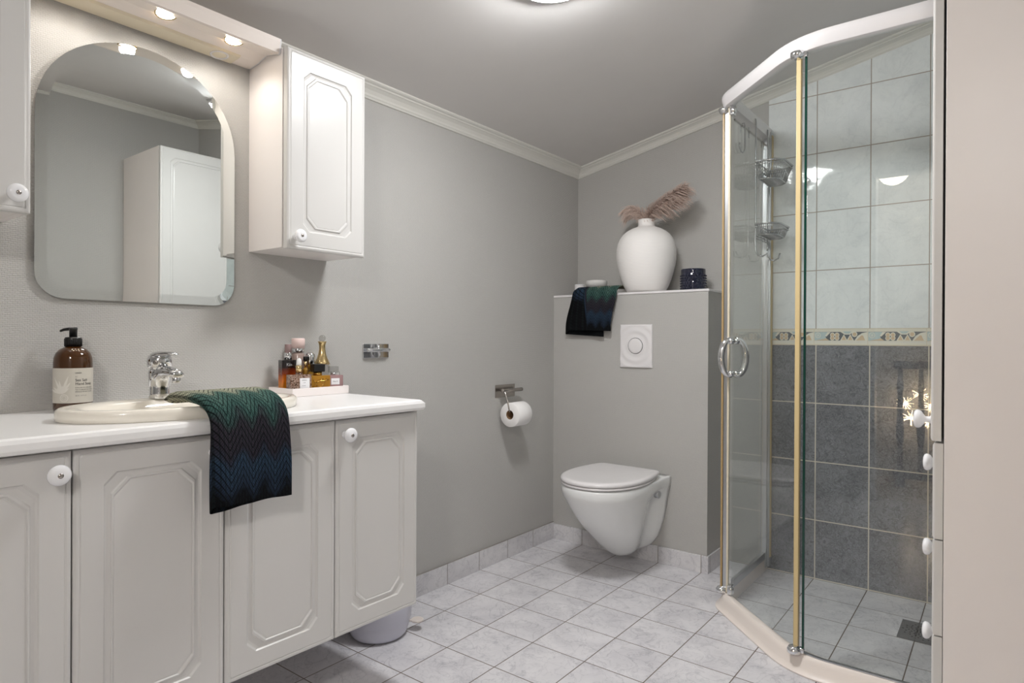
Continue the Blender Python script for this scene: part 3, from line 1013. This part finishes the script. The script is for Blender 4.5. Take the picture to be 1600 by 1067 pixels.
def mirror_out(ins):
    hw = (MY1 - MY0) / 2 - ins; H_ = MZ1 - MZ0
    p = []
    rb = .062 - ins * .6
    for a in range(0, 91, 10): p.append((-hw + rb - rb * cos(radians(a)), ins + rb - rb * sin(radians(a))))
    for a in range(0, 91, 10): p.append((hw - rb + rb * sin(radians(a)), ins + rb - rb * cos(radians(a))))
    zc = H_ - .235; ra = .235 - ins
    for a in range(0, 181, 6): p.append((hw * cos(radians(a)), zc + ra * sin(radians(a)) ** .94))
    return p


b = MB()
b.mi = 1
L = [[(.004, y, z) for y, z in mirror_out(.002)], [(.0095, y, z) for y, z in mirror_out(0)], [(.0105, y, z) for y, z in mirror_out(0)]]
b.loops(L, True, True, False)
b.mi = 0
b.loops([[(.0105, y, z) for y, z in mirror_out(0)], [(.0121, y, z) for y, z in mirror_out(.024)]], True, False, True)
b.build('glass', ['mirror', 'mirroredge'], r)
b = MB(); b.box(0, .004, -.15, .15, .1, .5); b.build('backing', 'steel', r)

WB, WT, WD = 1.266, 1.835, .176


def wall_cabinet(y0, y1, label, side):
    r = thing('wall_cabinet', label, 'cabinet', (0, y0, WB), 0, 'wall cabinets beside the mirror')
    w = y1 - y0; h = WT - WB
    carcass(WD, 0, w, 0, h).build('carcass', 'cream', r)
    d = door_mesh(.002, w - .001, -.003, h + .001, WD + .004, .019, rim=.052).build('door', 'white', r)
    knob_mesh(WD + .023, .030 if side == 'l' else w - .030, .032).build('knob', ['knob', 'steel'], d)
    return r


wall_cabinet(1.038, 1.318, 'white wall cabinet right of the mirror, above the perfume tray', 'l')
wall_cabinet(.160, .440, 'white wall cabinet left of the mirror, cut by the frame edge', 'r')

# light valance between the cabinets
r = thing('mirror_light_valance', 'white light valance with downlights above the mirror, between the wall cabinets', 'light valance', (0, .440, 1.814))
VL = .596
b = MB()
pf = [(0, .003), (.010, 0), (.058, .0045), (.062, .0065), (.072, .0095), (.084, .0125), (.1, .0155), (.104, .0148), (.150, .0062), (.160, .0035), (.168, .0055), (.174, .033), (.174, .044), (0, .044)]
b.prism(pf, 'y', .004, VL - .004)
b.build('body', 'offwhite', r)
for y in (0, VL - .004):
    b = MB(); b.prism(pf, 'y', y, y + .004); b.build('end_cap', 'plastic', r)
b = MB(); b.loops([[(x, y, z) for x, z in ((.004, .0026), (.008, -.0030), (.058, .0015), (.064, .0068))] for y in (.03, VL - .06)], True, True, True); b.build('socket_strip', 'warmplastic', r)
MD = Matrix.Rotation(radians(-10.5), 3, 'Y') @ Matrix(((1, 0, 0), (0, -1, 0), (0, 0, -1)))
for y in (.115, .300, .480):
    c = (.128, y, .0105)
    b = MB(); b.lathe([(.026, -.003), (.026, .001), (.0235, .0016), (.0225, -.001)], c, 28, MD); d = b.build('downlight', 'gold', r)
    b = MB(); b.lathe([(.0224, -.003), (.0224, -.0002), (.012, .0004)], c, 24, MD); b.build('lens', 'halo', d)
    lamp('downlight_light', 'SPOT', (.130, .440 + y, 1.814 + .004), SPOT_W, (1, .95, .89), .02, (0, radians(12), 0), spot_size=radians(150), spot_blend=.6)
ME = Matrix.Rotation(radians(-5), 3, 'Y') @ Matrix(((1, 0, 0), (0, -1, 0), (0, 0, -1)))
b = MB(); b.lathe([(.025, -.002), (.025, .0025), (.0225, .004), (.0195, .003), (.0185, -.0006), (.002, -.0006)], (.033, .488, .0004), 30, ME)
b.mi = 1; b.lathe([(.0026, -.0015), (.0026, .0001)], (.033, .4785, .0), 10, ME); b.lathe([(.0026, -.0015), (.0026, .0001)], (.033, .4975, .0), 10, ME)
b.build('socket', ['plastic', 'black'], r)

# ================================================================== WALL FITTINGS
r = thing('robe_hook', 'small chrome double hook plate on the wall beyond the counter', 'hook', (0, 1.531, .935))
b = MB(); b.box(0, .004, -.060, .060, .001, .053, .0018); b.build('plate', 'chrome', r)
b = MB(); b.lathe([(.010, 0), (.010, .012), (.006, .018)], (.004, 0, .030), 20, RX); b.lathe([(.0055, -.055), (.007, -.053), (.007, .046), (.0055, .048)], (.022, 0, .030), 16, RYP)
b.build('bar', 'chrome', r)
b = MB(); b.tube([(.018, -.006, .052), (.022, -.004, .036), (.022, .0, .014), (.014, .002, .004)], [.004, .0055, .0055, .003], 10); b.build('hook', 'chrome', r)

r = thing('toilet_roll_holder', 'brushed steel toilet roll holder on the left wall', 'toilet roll holder', (0, 2.291, .742))
b = MB(); b.box(0, .003, -.072, .072, 0, .058, .0012); b.build('plate', 'steel', r)
b = MB(); b.lathe([(.007, 0), (.007, .028)], (.003, 0, .033), 16, RX)
b.lathe([(.007, -.06), (.0085, -.058), (.0085, .086), (.007, .088)], (.032, 0, .033), 18, RYP); b.build('bar', 'steel', r)
b = MB(); b.tube([(.032, -.05, .033), (.040, -.05, .026), (.058, -.052, -.012), (.066, -.052, -.046), (.068, -.050, -.057), (.069, -.038, -.061), (.070, .03, -.062)], .0036, 10); b.build('arm', 'steel', r)
r = thing('toilet_roll', 'white toilet paper roll hanging on the steel holder', 'toilet roll', (.070, 2.287, .670))
b = MB()
ro, ri, hl = .054, .0205, .0485
b.lathe([(ri, -hl), (ro - .001, -hl), (ro, -hl + .001), (ro, hl - .001), (ro - .001, hl), (ri, hl), (ri, -hl)], (0, 0, 0), 48, RYP, cap=False)
b.build('paper', 'paper', r)
b = MB(); b.lathe([(ri, -hl + .0005), (ri - .0012, -hl + .0005), (ri - .0012, hl - .0005), (ri, hl - .0005)], (0, 0, 0), 32, RYP, cap=False); b.build('core', 'card', r)

# flush plate with concentric ripples
r = thing('flush_plate', 'white flush plate with round button above the toilet', 'flush plate', (.461, BXF, .878))
b = MB(); b.sm = True
hw, hh = .0815, .200
nx, nz = 56, 68
G = []
for j in range(nz + 1):
    row = []
    for i in range(nx + 1):
        x = -hw + 2 * hw * i / nx; z = hh * j / nz
        d = math.hypot(x, z - hh * .505)
        e = min(hw - abs(x), z, hh - z)
        q = .010 + .0013 * cos((d - .036) * 2 * pi / .034) * (1 if d > .034 else 0) - (.004 * (1 - min(1, e / .004)) ** 2)
        row.append(b.v((x, -q, z)))
    G.append(row)
for j in range(nz):
    for i in range(nx): b._f((G[j][i], G[j][i + 1], G[j + 1][i + 1], G[j + 1][i]))
b.sm = False
per = [G[0][i] for i in range(nx + 1)] + [G[j][nx] for j in range(1, nz + 1)] + [G[nz][i] for i in range(nx - 1, -1, -1)] + [G[j][0] for j in range(nz - 1, 0, -1)]
bk = [b.v((p.co.x, 0, p.co.z)) for p in per]
for i in range(len(per)): b._f((per[i], per[(i + 1) % len(per)], bk[(i + 1) % len(per)], bk[i]))
b.build('plate', 'plastic', r)
b = MB(); b.lathe([(.0375, .008), (.0375, .0118)], (0, 0, hh * .505), 40, RYN); b.build('button_gap', 'rubber', r)  # dark disc painted as the shaded gap round the button
b = MB(); b.lathe([(.0355, .010), (.0355, .0135), (.034, .0148), (.022, .0158), (.004, .0162)], (0, 0, hh * .505), 40, RYN); b.build('button', 'plastic', r)

# ------------------------------------------------------------------ toilet
TXC = .465
r = thing('toilet', 'white wall-hung toilet with closed lid, below the flush plate', 'toilet', (TXC, BXF - .001, .055))
YW = 0.0


def tsec(z, yf, wf, yc, wm, yp, wb):
    z -= .055; yf -= BXF; yc -= BXF; yp -= BXF
    P = []
    n1, n2 = 16, 12
    for i in range(n1 + 1):
        a = pi / 2 * i / n1
        P.append((wf * sin(a) ** .9, yc + (yf - yc) * cos(a) ** .95))
    for i in range(1, n2 + 1):
        q = i / n2; y = yc + (YW - yc) * q
        qp = (yp - yc) / (YW - yc)
        if q < qp: w = wf + (wm - wf) * smooth(q / qp)
        else: w = wm + (wb - wm) * smooth((q - qp) / (1 - qp))
        P.append((w, y))
    full = P + [(-x, y) for x, y in P[:0:-1]]
    return [(x, y, z) for x, y in full]


secs = [(.060, 2.520, .020, 2.56, .018, 2.62, .030), (.0575, 2.505, .034, 2.56, .030, 2.62, .045), (.066, 2.485, .052, 2.555, .045, 2.62, .062), (.085, 2.458, .070, 2.54, .058, 2.62, .085),
        (.12, 2.415, .090, 2.52, .070, 2.61, .110), (.16, 2.370, .108, 2.50, .080, 2.61, .126), (.20, 2.325, .124, 2.485, .088, 2.61, .138), (.24, 2.285, .138, 2.47, .096, 2.61, .146), (.28, 2.250, .151, 2.455, .106, 2.61, .153),
        (.315, 2.222, .162, 2.445, .122, 2.615, .158), (.340, 2.205, .170, 2.44, .140, 2.62, .163), (.355, 2.196, .175, 2.43, .158, 2.62, .167), (.37, 2.190, .178, 2.43, .166, 2.62, .170), (.395, 2.188, .178, 2.43, .168, 2.62, .171), (.400, 2.191, .175, 2.43, .166, 2.62, .169), (.402, 2.200, .166, 2.43, .158, 2.62, .162)]
b = MB(); b.loops([tsec(*q) for q in secs], smooth=True)
b.build('bowl', 'ceramic', r)


def dshape(z, ins, yb, yf=2.186, w=.180):
    P = []
    yc = 2.42
    for i in range(25):
        a = pi / 2 * i / 24
        P.append(((w - ins) * sin(a) ** .9, (yc - BXF) + (yf + ins - yc) * cos(a) ** .95))
    w2 = w - .026
    for i in range(1, 13):
        q = i / 12; P.append(((w - ins) + (w2 - w) * q ** 2.0, (yc - BXF) + (yb - .03 - yc) * q))
    for i in range(1, 7):
        a = pi / 2 * i / 6; P.append(((w2 - ins - .03) + .03 * cos(a), (yb - .03 - BXF) + (.03 - ins) * sin(a)))
    full = P + [(-x, y) for x, y in P[-1:0:-1]]
    return [(x, y, z - .055) for x, y in full]


b = MB(); b.loops([dshape(.4045, .006, 2.60), dshape(.4055, .002, 2.602), dshape(.412, .001, 2.602), dshape(.4145, .004, 2.60)], smooth=True); b.build('seat', 'plastic', r)
b = MB(); b.loops([dshape(.4165, .004, 2.625), dshape(.418, .0005, 2.628), dshape(.426, 0, 2.628), dshape(.431, .003, 2.626), dshape(.4345, .010, 2.622), dshape(.4352, .020, 2.616), dshape(.4335, .05, 2.59)], smooth=True); b.build('lid', 'plastic', r)
for s_ in (-1, 1):
    b = MB(); b.lathe([(.010, -.03), (.0115, -.028), (.0115, .028), (.010, .03)], (s_ * .075, 2.638 - BXF, .418 - .055), 16, RX)
    b.build('hinge', 'chrome', r)
b = MB()
for s_ in (1,): b.lathe([(.017, 0), (.017, .017), (.014, .020)], (s_ * .122, 2.632 - BXF, .322 - .055), 24, RX)
b.build('fixing_cap', 'alu', r)

# ------------------------------------------------------------------ things on the ledge
r = thing('vase', 'big round white ribbed vase standing on the ledge', 'vase', (.468, 2.772, LZ + .0005))
vp = [(.076, 0), (.088, .003), (.0945, .012), (.106, .034), (.1165, .062), (.126, .093), (.134, .126), (.1385, .155), (.140, .181), (.1385, .205), (.134, .229), (.124, .253), (.110, .272), (.093, .287), (.070, .300), (.048, .308),
      (.039, .313), (.0372, .322), (.0378, .338), (.038, .344), (.036, .346), (.033, .343), (.033, .312), (.06, .295), (.115, .25), (.128, .17), (.09, .03), (.01, .012)]
b = MB(); b.lathe(vp, seg=64); b.build('vase_body', 'vase', r)


def plume(name, label, spine, wid, n, hl, droop, seed, loc):
    r = thing(name, label, 'dried grass', loc, 0, 'dried pampas in the white vase')
    rs = random.Random(seed)
    at = polyline(spine)
    b = MB(); b.tube([at(i / 14)[0] for i in range(15)], [.0022 - .0013 * i / 14 for i in range(15)], 6); b.build('stem', 'stemc', r)
    b = MB()
    for k in range(n):
        t = wid[0] + (1 - wid[0]) * rs.random() ** .8
        p, tg, _ = at(t)
        a = rs.random() * 2 * pi
        up = tg.orthogonal().normalized(); sd = tg.cross(up)
        out = up * cos(a) + sd * sin(a)
        env = sin(pi * min(1, max(.06, (t - wid[0]) / (1 - wid[0]) * .80 + .14))) ** .7
        l = hl * (.45 + .75 * rs.random()) * (.35 + .65 * env)
        pts = []
        for i in range(5):
            q = i / 4
            pts.append(p + tg * l * (.75 * q) + out * l * wid[1] * q * (1.15 - .4 * q) + Vector((0, 0, -droop * l * q * q)) + Vector((rs.gauss(0, 1), rs.gauss(0, 1), rs.gauss(0, 1))) * .0015 * q)
        for pp in pts:
            pass
        b.tube(pts, [.0011, .0011, .0010, .0008, .0003], 3, cap=False)
    b.build('plume', 'plume', r)
    return r


V0 = (.468, 2.772, LZ + .20)
plume('pampas_plume', 'large fluffy pink-brown pampas plume leaning right in the white vase', [(0, 0, 0), (.004, 0, .10), (.014, -.006, .152), (.05, -.020, .180), (.11, -.034, .208), (.165, -.040, .236), (.205, -.042, .262)], (.28, .82), 1400, .092, .42, 3, V0)
plume('pampas_plume', 'short drooping pampas tuft leaning left out of the white vase', [(0, 0, 0), (-.004, 0, .11), (-.014, -.004, .158), (-.04, -.010, .188), (-.072, -.014, .200), (-.098, -.018, .190)], (.42, .8), 520, .075, .55, 5, V0)

r = thing('candle_holder', 'dark navy hobnail glass candle holder right of the vase', 'candle holder', (.688, 2.80, LZ + .0005))
b = MB(); b.lathe([(.048, 0), (.0545, .002), (.0555, .006), (.0555, .076), (.054, .079), (.0545, .083), (.0545, .095), (.0535, .099), (.051, .099), (.050, .03), (.003, .028)], seg=40)
for j in range(6):
    for i in range(26):
        a = 2 * pi * (i + .5 * (j % 2)) / 26; b.sphere((.0555 * cos(a), .0555 * sin(a), .011 + .0115 * j), .0048, 6, 1, 1, 1)
b.build('glass', 'navyglass', r)
b = MB(); b.lathe([(.048, .031), (.048, .055), (.002, .055)], seg=30); b.build('wax', 'wick', r)

r = thing('cosmetic_jar', 'wide white cream jar with lid behind the ledge towel', 'jar', (.164, 2.835, LZ + .0005))
b = MB(); b.lathe([(.048, 0), (.0505, .002), (.0505, .044), (.048, .047)], seg=36); b.build('jar_body', 'plastic', r)
b = MB(); b.lathe([(.0525, .0475), (.0525, .075), (.051, .077), (.004, .0772)], seg=36); b.build('lid', 'matt', r)
r = thing('cosmetic_tube', 'small white cylinder at the left end of the ledge', 'jar', (.092, 2.785, LZ + .0005))
b = MB(); b.lathe([(.0235, 0), (.025, .002), (.025, .052), (.0235, .0535)], seg=28); b.build('body', 'plastic', r)
b = MB(); b.lathe([(.0245, .0536), (.0245, .057), (.022, .058)], seg=28); b.build('lid', 'label', r)

# ------------------------------------------------------------------ bucket by the vanity end
r = thing('bucket', 'pale plastic bucket on the floor under the vanity end', 'bucket', (.125, 1.445, .0005))
b = MB(); b.lathe([(.078, 0), (.086, .003), (.094, .012), (.101, .03), (.1055, .052), (.106, .056), (.1085, .058), (.113, .12), (.117, .20), (.122, .204), (.122, .209), (.115, .209), (.111, .12), (.098, .03), (.01, .008)], seg=48); b.build('body', 'bucket', r)
b = MB()
hd = Vector((.62, .78, 0)).normalized()
hx = Matrix((hd, Vector((-hd.y, hd.x, 0)), Vector((0, 0, 1)))).transposed()
b.lathe([(.020, 0), (.0215, .0015), (.0215, .005), (.019, .0065), (.015, .0055), (.002, .0055)], hd * .130 + Vector((0, 0, .030)), 28)
b.tube([hd * .100 + Vector((0, 0, .033)), hd * .114 + Vector((0, 0, .033))], .004, 8)
b.build('lug', 'offwhite', r)

# ================================================================== SHOWER
SXL, SC1, SC2, SFY = .978, (.968, 2.392), (1.306, 2.062), 2.058       # left plane, corner points, front plane
r = thing('shower_enclosure', 'pentagonal glass shower enclosure with white rails in the corner', 'shower', (SXL, SFY, 0))
OX, OY = SXL, SFY


def rail_path(off):
    """pentagon outline from the back wall round to the right wall, pushed outwards by off, corners rounded"""
    dn = Vector((SC2[0] - SC1[0], SC2[1] - SC1[1])).normalized(); nn = Vector((dn.y, -dn.x))
    if nn.x > 0: nn = -nn
    def inter(p, d, q, e):
        den = d.x * e.y - d.y * e.x; w_ = q - p
        return p + d * ((w_.x * e.y - w_.y * e.x) / den)
    a = Vector((SC1[0] - off, 0)); dl = Vector((0, 1))
    c = Vector((0, SC2[1] - off)); df = Vector((1, 0))
    m = Vector(SC1) + nn * off
    k1 = inter(a, dl, m, dn); k2 = inter(c, df, m, dn)
    P0 = Vector((a.x, YB - .008)); P3 = Vector((XN - .008, c.y))
    out = [P0]
    for p0, k, p1, rr_ in ((P0, k1, k2, .05), (k1, k2, P3, .11)):
        d0 = (p0 - k).normalized(); d1 = (p1 - k).normalized()
        for i in range(9):
            t = i / 8; A = k + d0 * rr_ * (1 - t); B = k + d1 * rr_ * t
            out.append(A * (1 - t) + B * t)
    out.append(P3)
    return out


def rail(prof):
    """prof: closed list of (outward offset, z)"""
    PP = [rail_path(o_) for o_, z in prof]
    b = MB()
    n = len(PP[0])
    b.loops([[(PP[k][i].x - OX, PP[k][i].y - OY, prof[k][1]) for k in range(len(prof))] for i in range(n)], smooth=True)
    return b


def shade_flat_caps(o):
    m = o.modifiers.new('edges', 'EDGE_SPLIT'); m.split_angle = radians(35)
    return o


shade_flat_caps(rail([(-.022, .0005), (.028, .0005), (.0285, .004), (.021, .008), (.015, .018), (.008, .036), (.004, .047), (-.002, .053), (-.010, .054), (-.022, .054)]).build('curb', 'offwhite', r))
shade_flat_caps(rail([(-.03, 1.886), (.0, 1.881), (.006, 1.883), (.011, 1.892), (.016, 1.910), (.016, 1.920), (.011, 1.928), (.0, 1.931), (-.03, 1.931)]).build('top_rail', 'plastic', r))
b = MB()   # chrome inlay along the front curb
PP = [rail_path(o_) for o_ in (-.012, -.002)]
n = len(PP[0])
b.loops([[(PP[0][i].x - OX, PP[0][i].y - OY, .0545), (PP[1][i].x - OX, PP[1][i].y - OY, .0545), (PP[1][i].x - OX, PP[1][i].y - OY, .0575), (PP[0][i].x - OX, PP[0][i].y - OY, .0575)] for i in range(14, n)])
b.build('curb_inlay', 'alu', r)


def pane(name, p, q, z0, z1, th=.006, edge=False):
    p = Vector(p) - Vector((OX, OY)); q = Vector(q) - Vector((OX, OY))
    d = (q - p).normalized(); nn = Vector((-d.y, d.x)) * th / 2
    b = MB()
    vs = [[b.v((c.x, c.y, z)) for c in (p - nn, q - nn, q + nn, p + nn)] for z in (z0, z1)]
    b._f(vs[0][::-1]); b._f(vs[1])
    for f in b.bm.faces: f.material_index = 1 if edge else 0
    for i in range(4):
        f = b._f((vs[0][i], vs[0][(i + 1) % 4], vs[1][(i + 1) % 4], vs[1][i]))
        f.material_index = 0
    return b.build(name, ['glass', 'glassedge'], r)


pane('side_pane', (.985, 2.46), (.985, 2.875), .085, 1.853)
pane('front_pane', (1.334, 2.076), (XN - .01, 2.076), .056, 1.89, edge=True)
b = MB(); b.box(1.327 - OX, 1.3335 - OX, 2.073 - OY, 2.079 - OY, .056, 1.89); b.build('pane_edge', 'glassedge', r)['label'] = 'dark green polished glass edge'
door = pane('door_pane', (.996, 2.388), (1.300, 2.092), .060, 1.886)
# wall profile and side-pane frame
b = MB(); b.box(.966 - OX, 1.003 - OX, 2.885 - OY, YB - .008 - OY, .02, 1.915, .002); b.box(.974 - OX, .996 - OX, 2.865 - OY, 2.885 - OY, .02, 1.90, .001); b.build('wall_profile', 'alu', r)
b = MB(); b.box(.979 - OX, .993 - OX, 2.46 - OY, 2.865 - OY, .056, .086, .002); b.build('bottom_frame', 'alu', r)
b = MB(); b.box(.981 - OX, .989 - OX, 2.46 - OY, 2.875 - OY, 1.853, 1.858, .001); b.build('top_frame', 'steel', r)
b = MB(); b.box(1.0035 - OX, 1.0065 - OX, 2.888 - OY, YB - .009 - OY, .06, 1.9); b.build('profile_seal', 'yellow', r)
# corner post with aged edges
b = MB(); b.box(.968 - OX, .984 - OX, 2.402 - OY, 2.430 - OY, .056, 1.884, .002); b.build('corner_post', 'alu', r)
b = MB(); b.box(.960 - OX, .9675 - OX, 2.400 - OY, 2.424 - OY, .056, 1.884, .001); b.build('post_edge', 'brown', r)
b = MB(); b.box(.985 - OX, .993 - OX, 2.392 - OY, 2.404 - OY, .058, 1.884, .001); b.build('door_seal', 'warmplastic', r)
# magnet seal on the hinge side
b = MB(); b.box(1.303 - OX, 1.317 - OX, 2.070 - OY, 2.090 - OY, .058, 1.884, .002); b.build('hinge_seal', 'yellow', r)


def cap(x, y, z, up):
    b = MB(); s_ = 1 if up else -1
    b.lathe([(.021, 0), (.0205, .010 * s_), (.016, .017 * s_), (.008, .021 * s_), (.001, .022 * s_)], (x - OX, y - OY, z), 20)
    return b


for x, y in ((.966, 2.400), (1.306, 2.070)):
    cap(x, y, .0545, True).build('pivot_cap', 'chrome', r); cap(x, y, 1.8835, False).build('pivot_cap', 'chrome', r)
for z0, z1 in ((.056, .092), (1.845, 1.884)):
    b = MB(); b.box(1.3185 - OX, 1.334 - OX, 2.066 - OY, 2.084 - OY, z0 + (.0 if z0 < 1 else .02), z1 - (.02 if z0 < 1 else 0), .003); b.build('hinge_block', 'chrome', r)
    b = MB(); b.box(.995 - OX, 1.012 - OX, 2.374 - OY, 2.402 - OY, z0, z1, .003); b.lathe([(.009, -.012), (.011, -.01), (.011, .01), (.009, .012)], (1.008 - OX, 2.380 - OY, (z0 + z1) / 2), 16); b.build('hinge_block', 'chrome', r)
# oval ring handle, one half on each side of the door glass
dd = Vector((1.300 - .996, 2.092 - 2.388, 0)).normalized(); dn = Vector((-dd.y, dd.x, 0)).normalized()
if dn.y > 0: dn = -dn
hc = Vector((.996 - OX, 2.388 - OY, .943)) + dd * .030
for s_ in (1, -1):
    b = MB()
    pts = []
    for i in range(13):
        a = -pi / 2 + pi * i / 12
        pts.append(hc + Vector((0, 0, .068 * sin(a))) + dn * s_ * (.006 + .040 * cos(a) ** .8 if abs(cos(a)) > 1e-6 else .006) - dd * s_ * .004)
    b.tube(pts, [.008] + [.0085 + .004 * sin(pi * i / 12) for i in range(1, 12)] + [.008], 12)
    for zz in (-.060, .060): b.tube([hc + Vector((0, 0, zz)) + dn * s_ * .002, hc + Vector((0, 0, zz)) + dn * s_ * .020], .0115, 14)
    b.build('handle', 'chrome', door)

# wire caddy hung on the side pane
r = thing('shower_caddy', 'chrome wire caddy with two baskets hanging inside the shower', 'shower caddy', (1.0, 2.755, 1.35))
wr = .0028
b = MB()
for y in (-.085, .085):
    b.tube([(-.028, y, .49), (-.028, y, .545), (-.022, y, .562), (-.010, y, .566), (0, y, .560), (.002, y, .545), (.002, y, .05), (.004, y, .02), (.014, y, .003), (.030, y, -.002), (.046, y, .006), (.054, y, .028)], .0034, 8)
b.tube([(.002, -.085, .075), (.002, .085, .075)], wr, 8); b.tube([(.002, -.085, .085), (.002, .085, .085)], wr, 8)
b.tube([(.002, -.085, .36), (.002, .085, .36)], wr, 8)
b.tube([(.004, -.02, .095), (.012, -.02, .066)], wr, 6); b.tube([(.004, .02, .095), (.012, .02, .066)], wr, 6)
b.build('frame', 'wire', r)


def basket(zt, zb, dx, dx2):
    b = MB()
    top = [(.004, -.092), (.004, .092), (dx * .72, .092), (dx, .060), (dx, -.060), (dx * .72, -.092)]
    bot = [(.012, -.078), (.012, .078), (dx2 * .72, .078), (dx2, .050), (dx2, -.050), (dx2 * .72, -.078)]
    b.tube([(x, y, zt) for x, y in top], .0036, 8, True); b.tube([(x, y, zb) for x, y in bot], .0028, 8, True)
    b.tube([(x, y, zt - .012) for x, y in top], .0016, 6, True)
    def along(P, f):
        n = len(P); k = int(f * n) % n; t = f * n - int(f * n); a, c = P[k], P[(k + 1) % n]
        return (a[0] + (c[0] - a[0]) * t, a[1] + (c[1] - a[1]) * t)
    for i in range(48):
        a, c = along(top, i / 48), along(bot, i / 48); b.tube([(a[0], a[1], zt), (c[0], c[1], zb)], .0015, 5)
    for i in range(13):
        y = -.070 + .14 * i / 12; b.tube([(.012, y, zb), (dx2 * (1 if abs(y) < .052 else .8), y, zb)], .0015, 5)
    return b


basket(.385, .315, .108, .085).build('basket', 'wire', r)
basket(.130, .088, .095, .080).build('basket', 'wire', r)
r = thing('shower_hook', 'single chrome wire hook hanging on the shower side pane near the door', 'hook', (.9865, 2.535, 1.74))
b = MB(); b.tube([(-.010, .02, .09), (-.010, .02, .118), (-.004, .02, .125), (.004, .02, .125), (.008, .02, .115), (.0085, .02, .03), (.0085, .012, .012), (.0085, -.006, .002), (.0085, -.028, .002), (.0085, -.042, .014), (.0085, -.046, .032)], .003, 8)
b.build('wire', 'wire', r)

# floor drain
r = thing('floor_drain', 'square dark metal drain grate in the shower floor', 'drain', (1.60, 2.60, 0))
b = MB(); b.box(-.075, .075, -.085, .085, .0005, .0035, .001); b.build('frame', 'drain', r)
b = MB()
for j in range(7):
    for i in range(12):
        rr_ = .014 + .0085 * j
        a = 2 * pi * (i + .5 * (j % 2)) / 12
        if rr_ * max(abs(cos(a)), abs(sin(a))) < .068: b.lathe([(.003, .0035), (.003, .0042)], (rr_ * cos(a), rr_ * sin(a), 0), 6)
b.build('grate_holes', 'rubber', r)  # dark discs on the grate stand in for shaded holes

# ================================================================== TALL CABINET
KX, KY0, KY1, KH = 1.7175, 1.505, 1.925, 2.012
r = thing('tall_cabinet', 'tall white cabinet with drawers at the right edge, before the shower', 'cabinet', (KX, KY0, 0))
dp = XR - KX - .002; wk = KY1 - KY0
b = MB()
b.box(0, dp, 0, .016, 0, KH, .0008, 1); b.box(0, dp, wk - .016, wk, 0, KH, .0008, 1); b.box(0, dp, .016, wk - .016, KH - .016, KH); b.box(0, dp, .016, wk - .016, .06, .076)
b.box(dp - .006, dp, .016, wk - .016, .076, KH - .016); b.box(.02, dp, .016, wk - .016, .79, .806); b.box(.03, .046, .016, wk - .016, 0, .06)
b.build('carcass', 'cream', r)
d = door_mesh(.001, wk - .001, .8085, KH - .002, -.0045, .018, -1, rim=.05).build('door', 'white', r)
knob_mesh(-.0225, .045, .846, -1).build('knob', ['knob', 'steel'], d)
for z0, z1 in ((.6155, .8045), (.426, .613), (.2365, .4235), (.064, .234)):
    d = door_mesh(.001, wk - .001, z0, z1, -.001, .018, -1, rim=.04).build('drawer', 'white', r)
    knob_mesh(-.019, .21, z0 + (z1 - z0) * .62, -1).build('knob', ['knob', 'steel'], d)

# ================================================================== CEILING LAMP
LX, LY = .815, 1.496
r = thing('ceiling_lamp', 'lit opal dome lamp on the sloped ceiling at the top edge of the frame', 'ceiling lamp', (LX, LY, CZ(LX)))
r.rotation_euler = (0, -math.atan(.2), 0)
b = MB(); b.lathe([(.160, -.018), (.162, -.014), (.162, 0)], seg=40); b.build('base', 'plastic', r)
b = MB(); b.lathe([(.002, -.064), (.05, -.062), (.095, -.052), (.13, -.036), (.148, -.016)], seg=40); b.build('dome', 'dome', r)
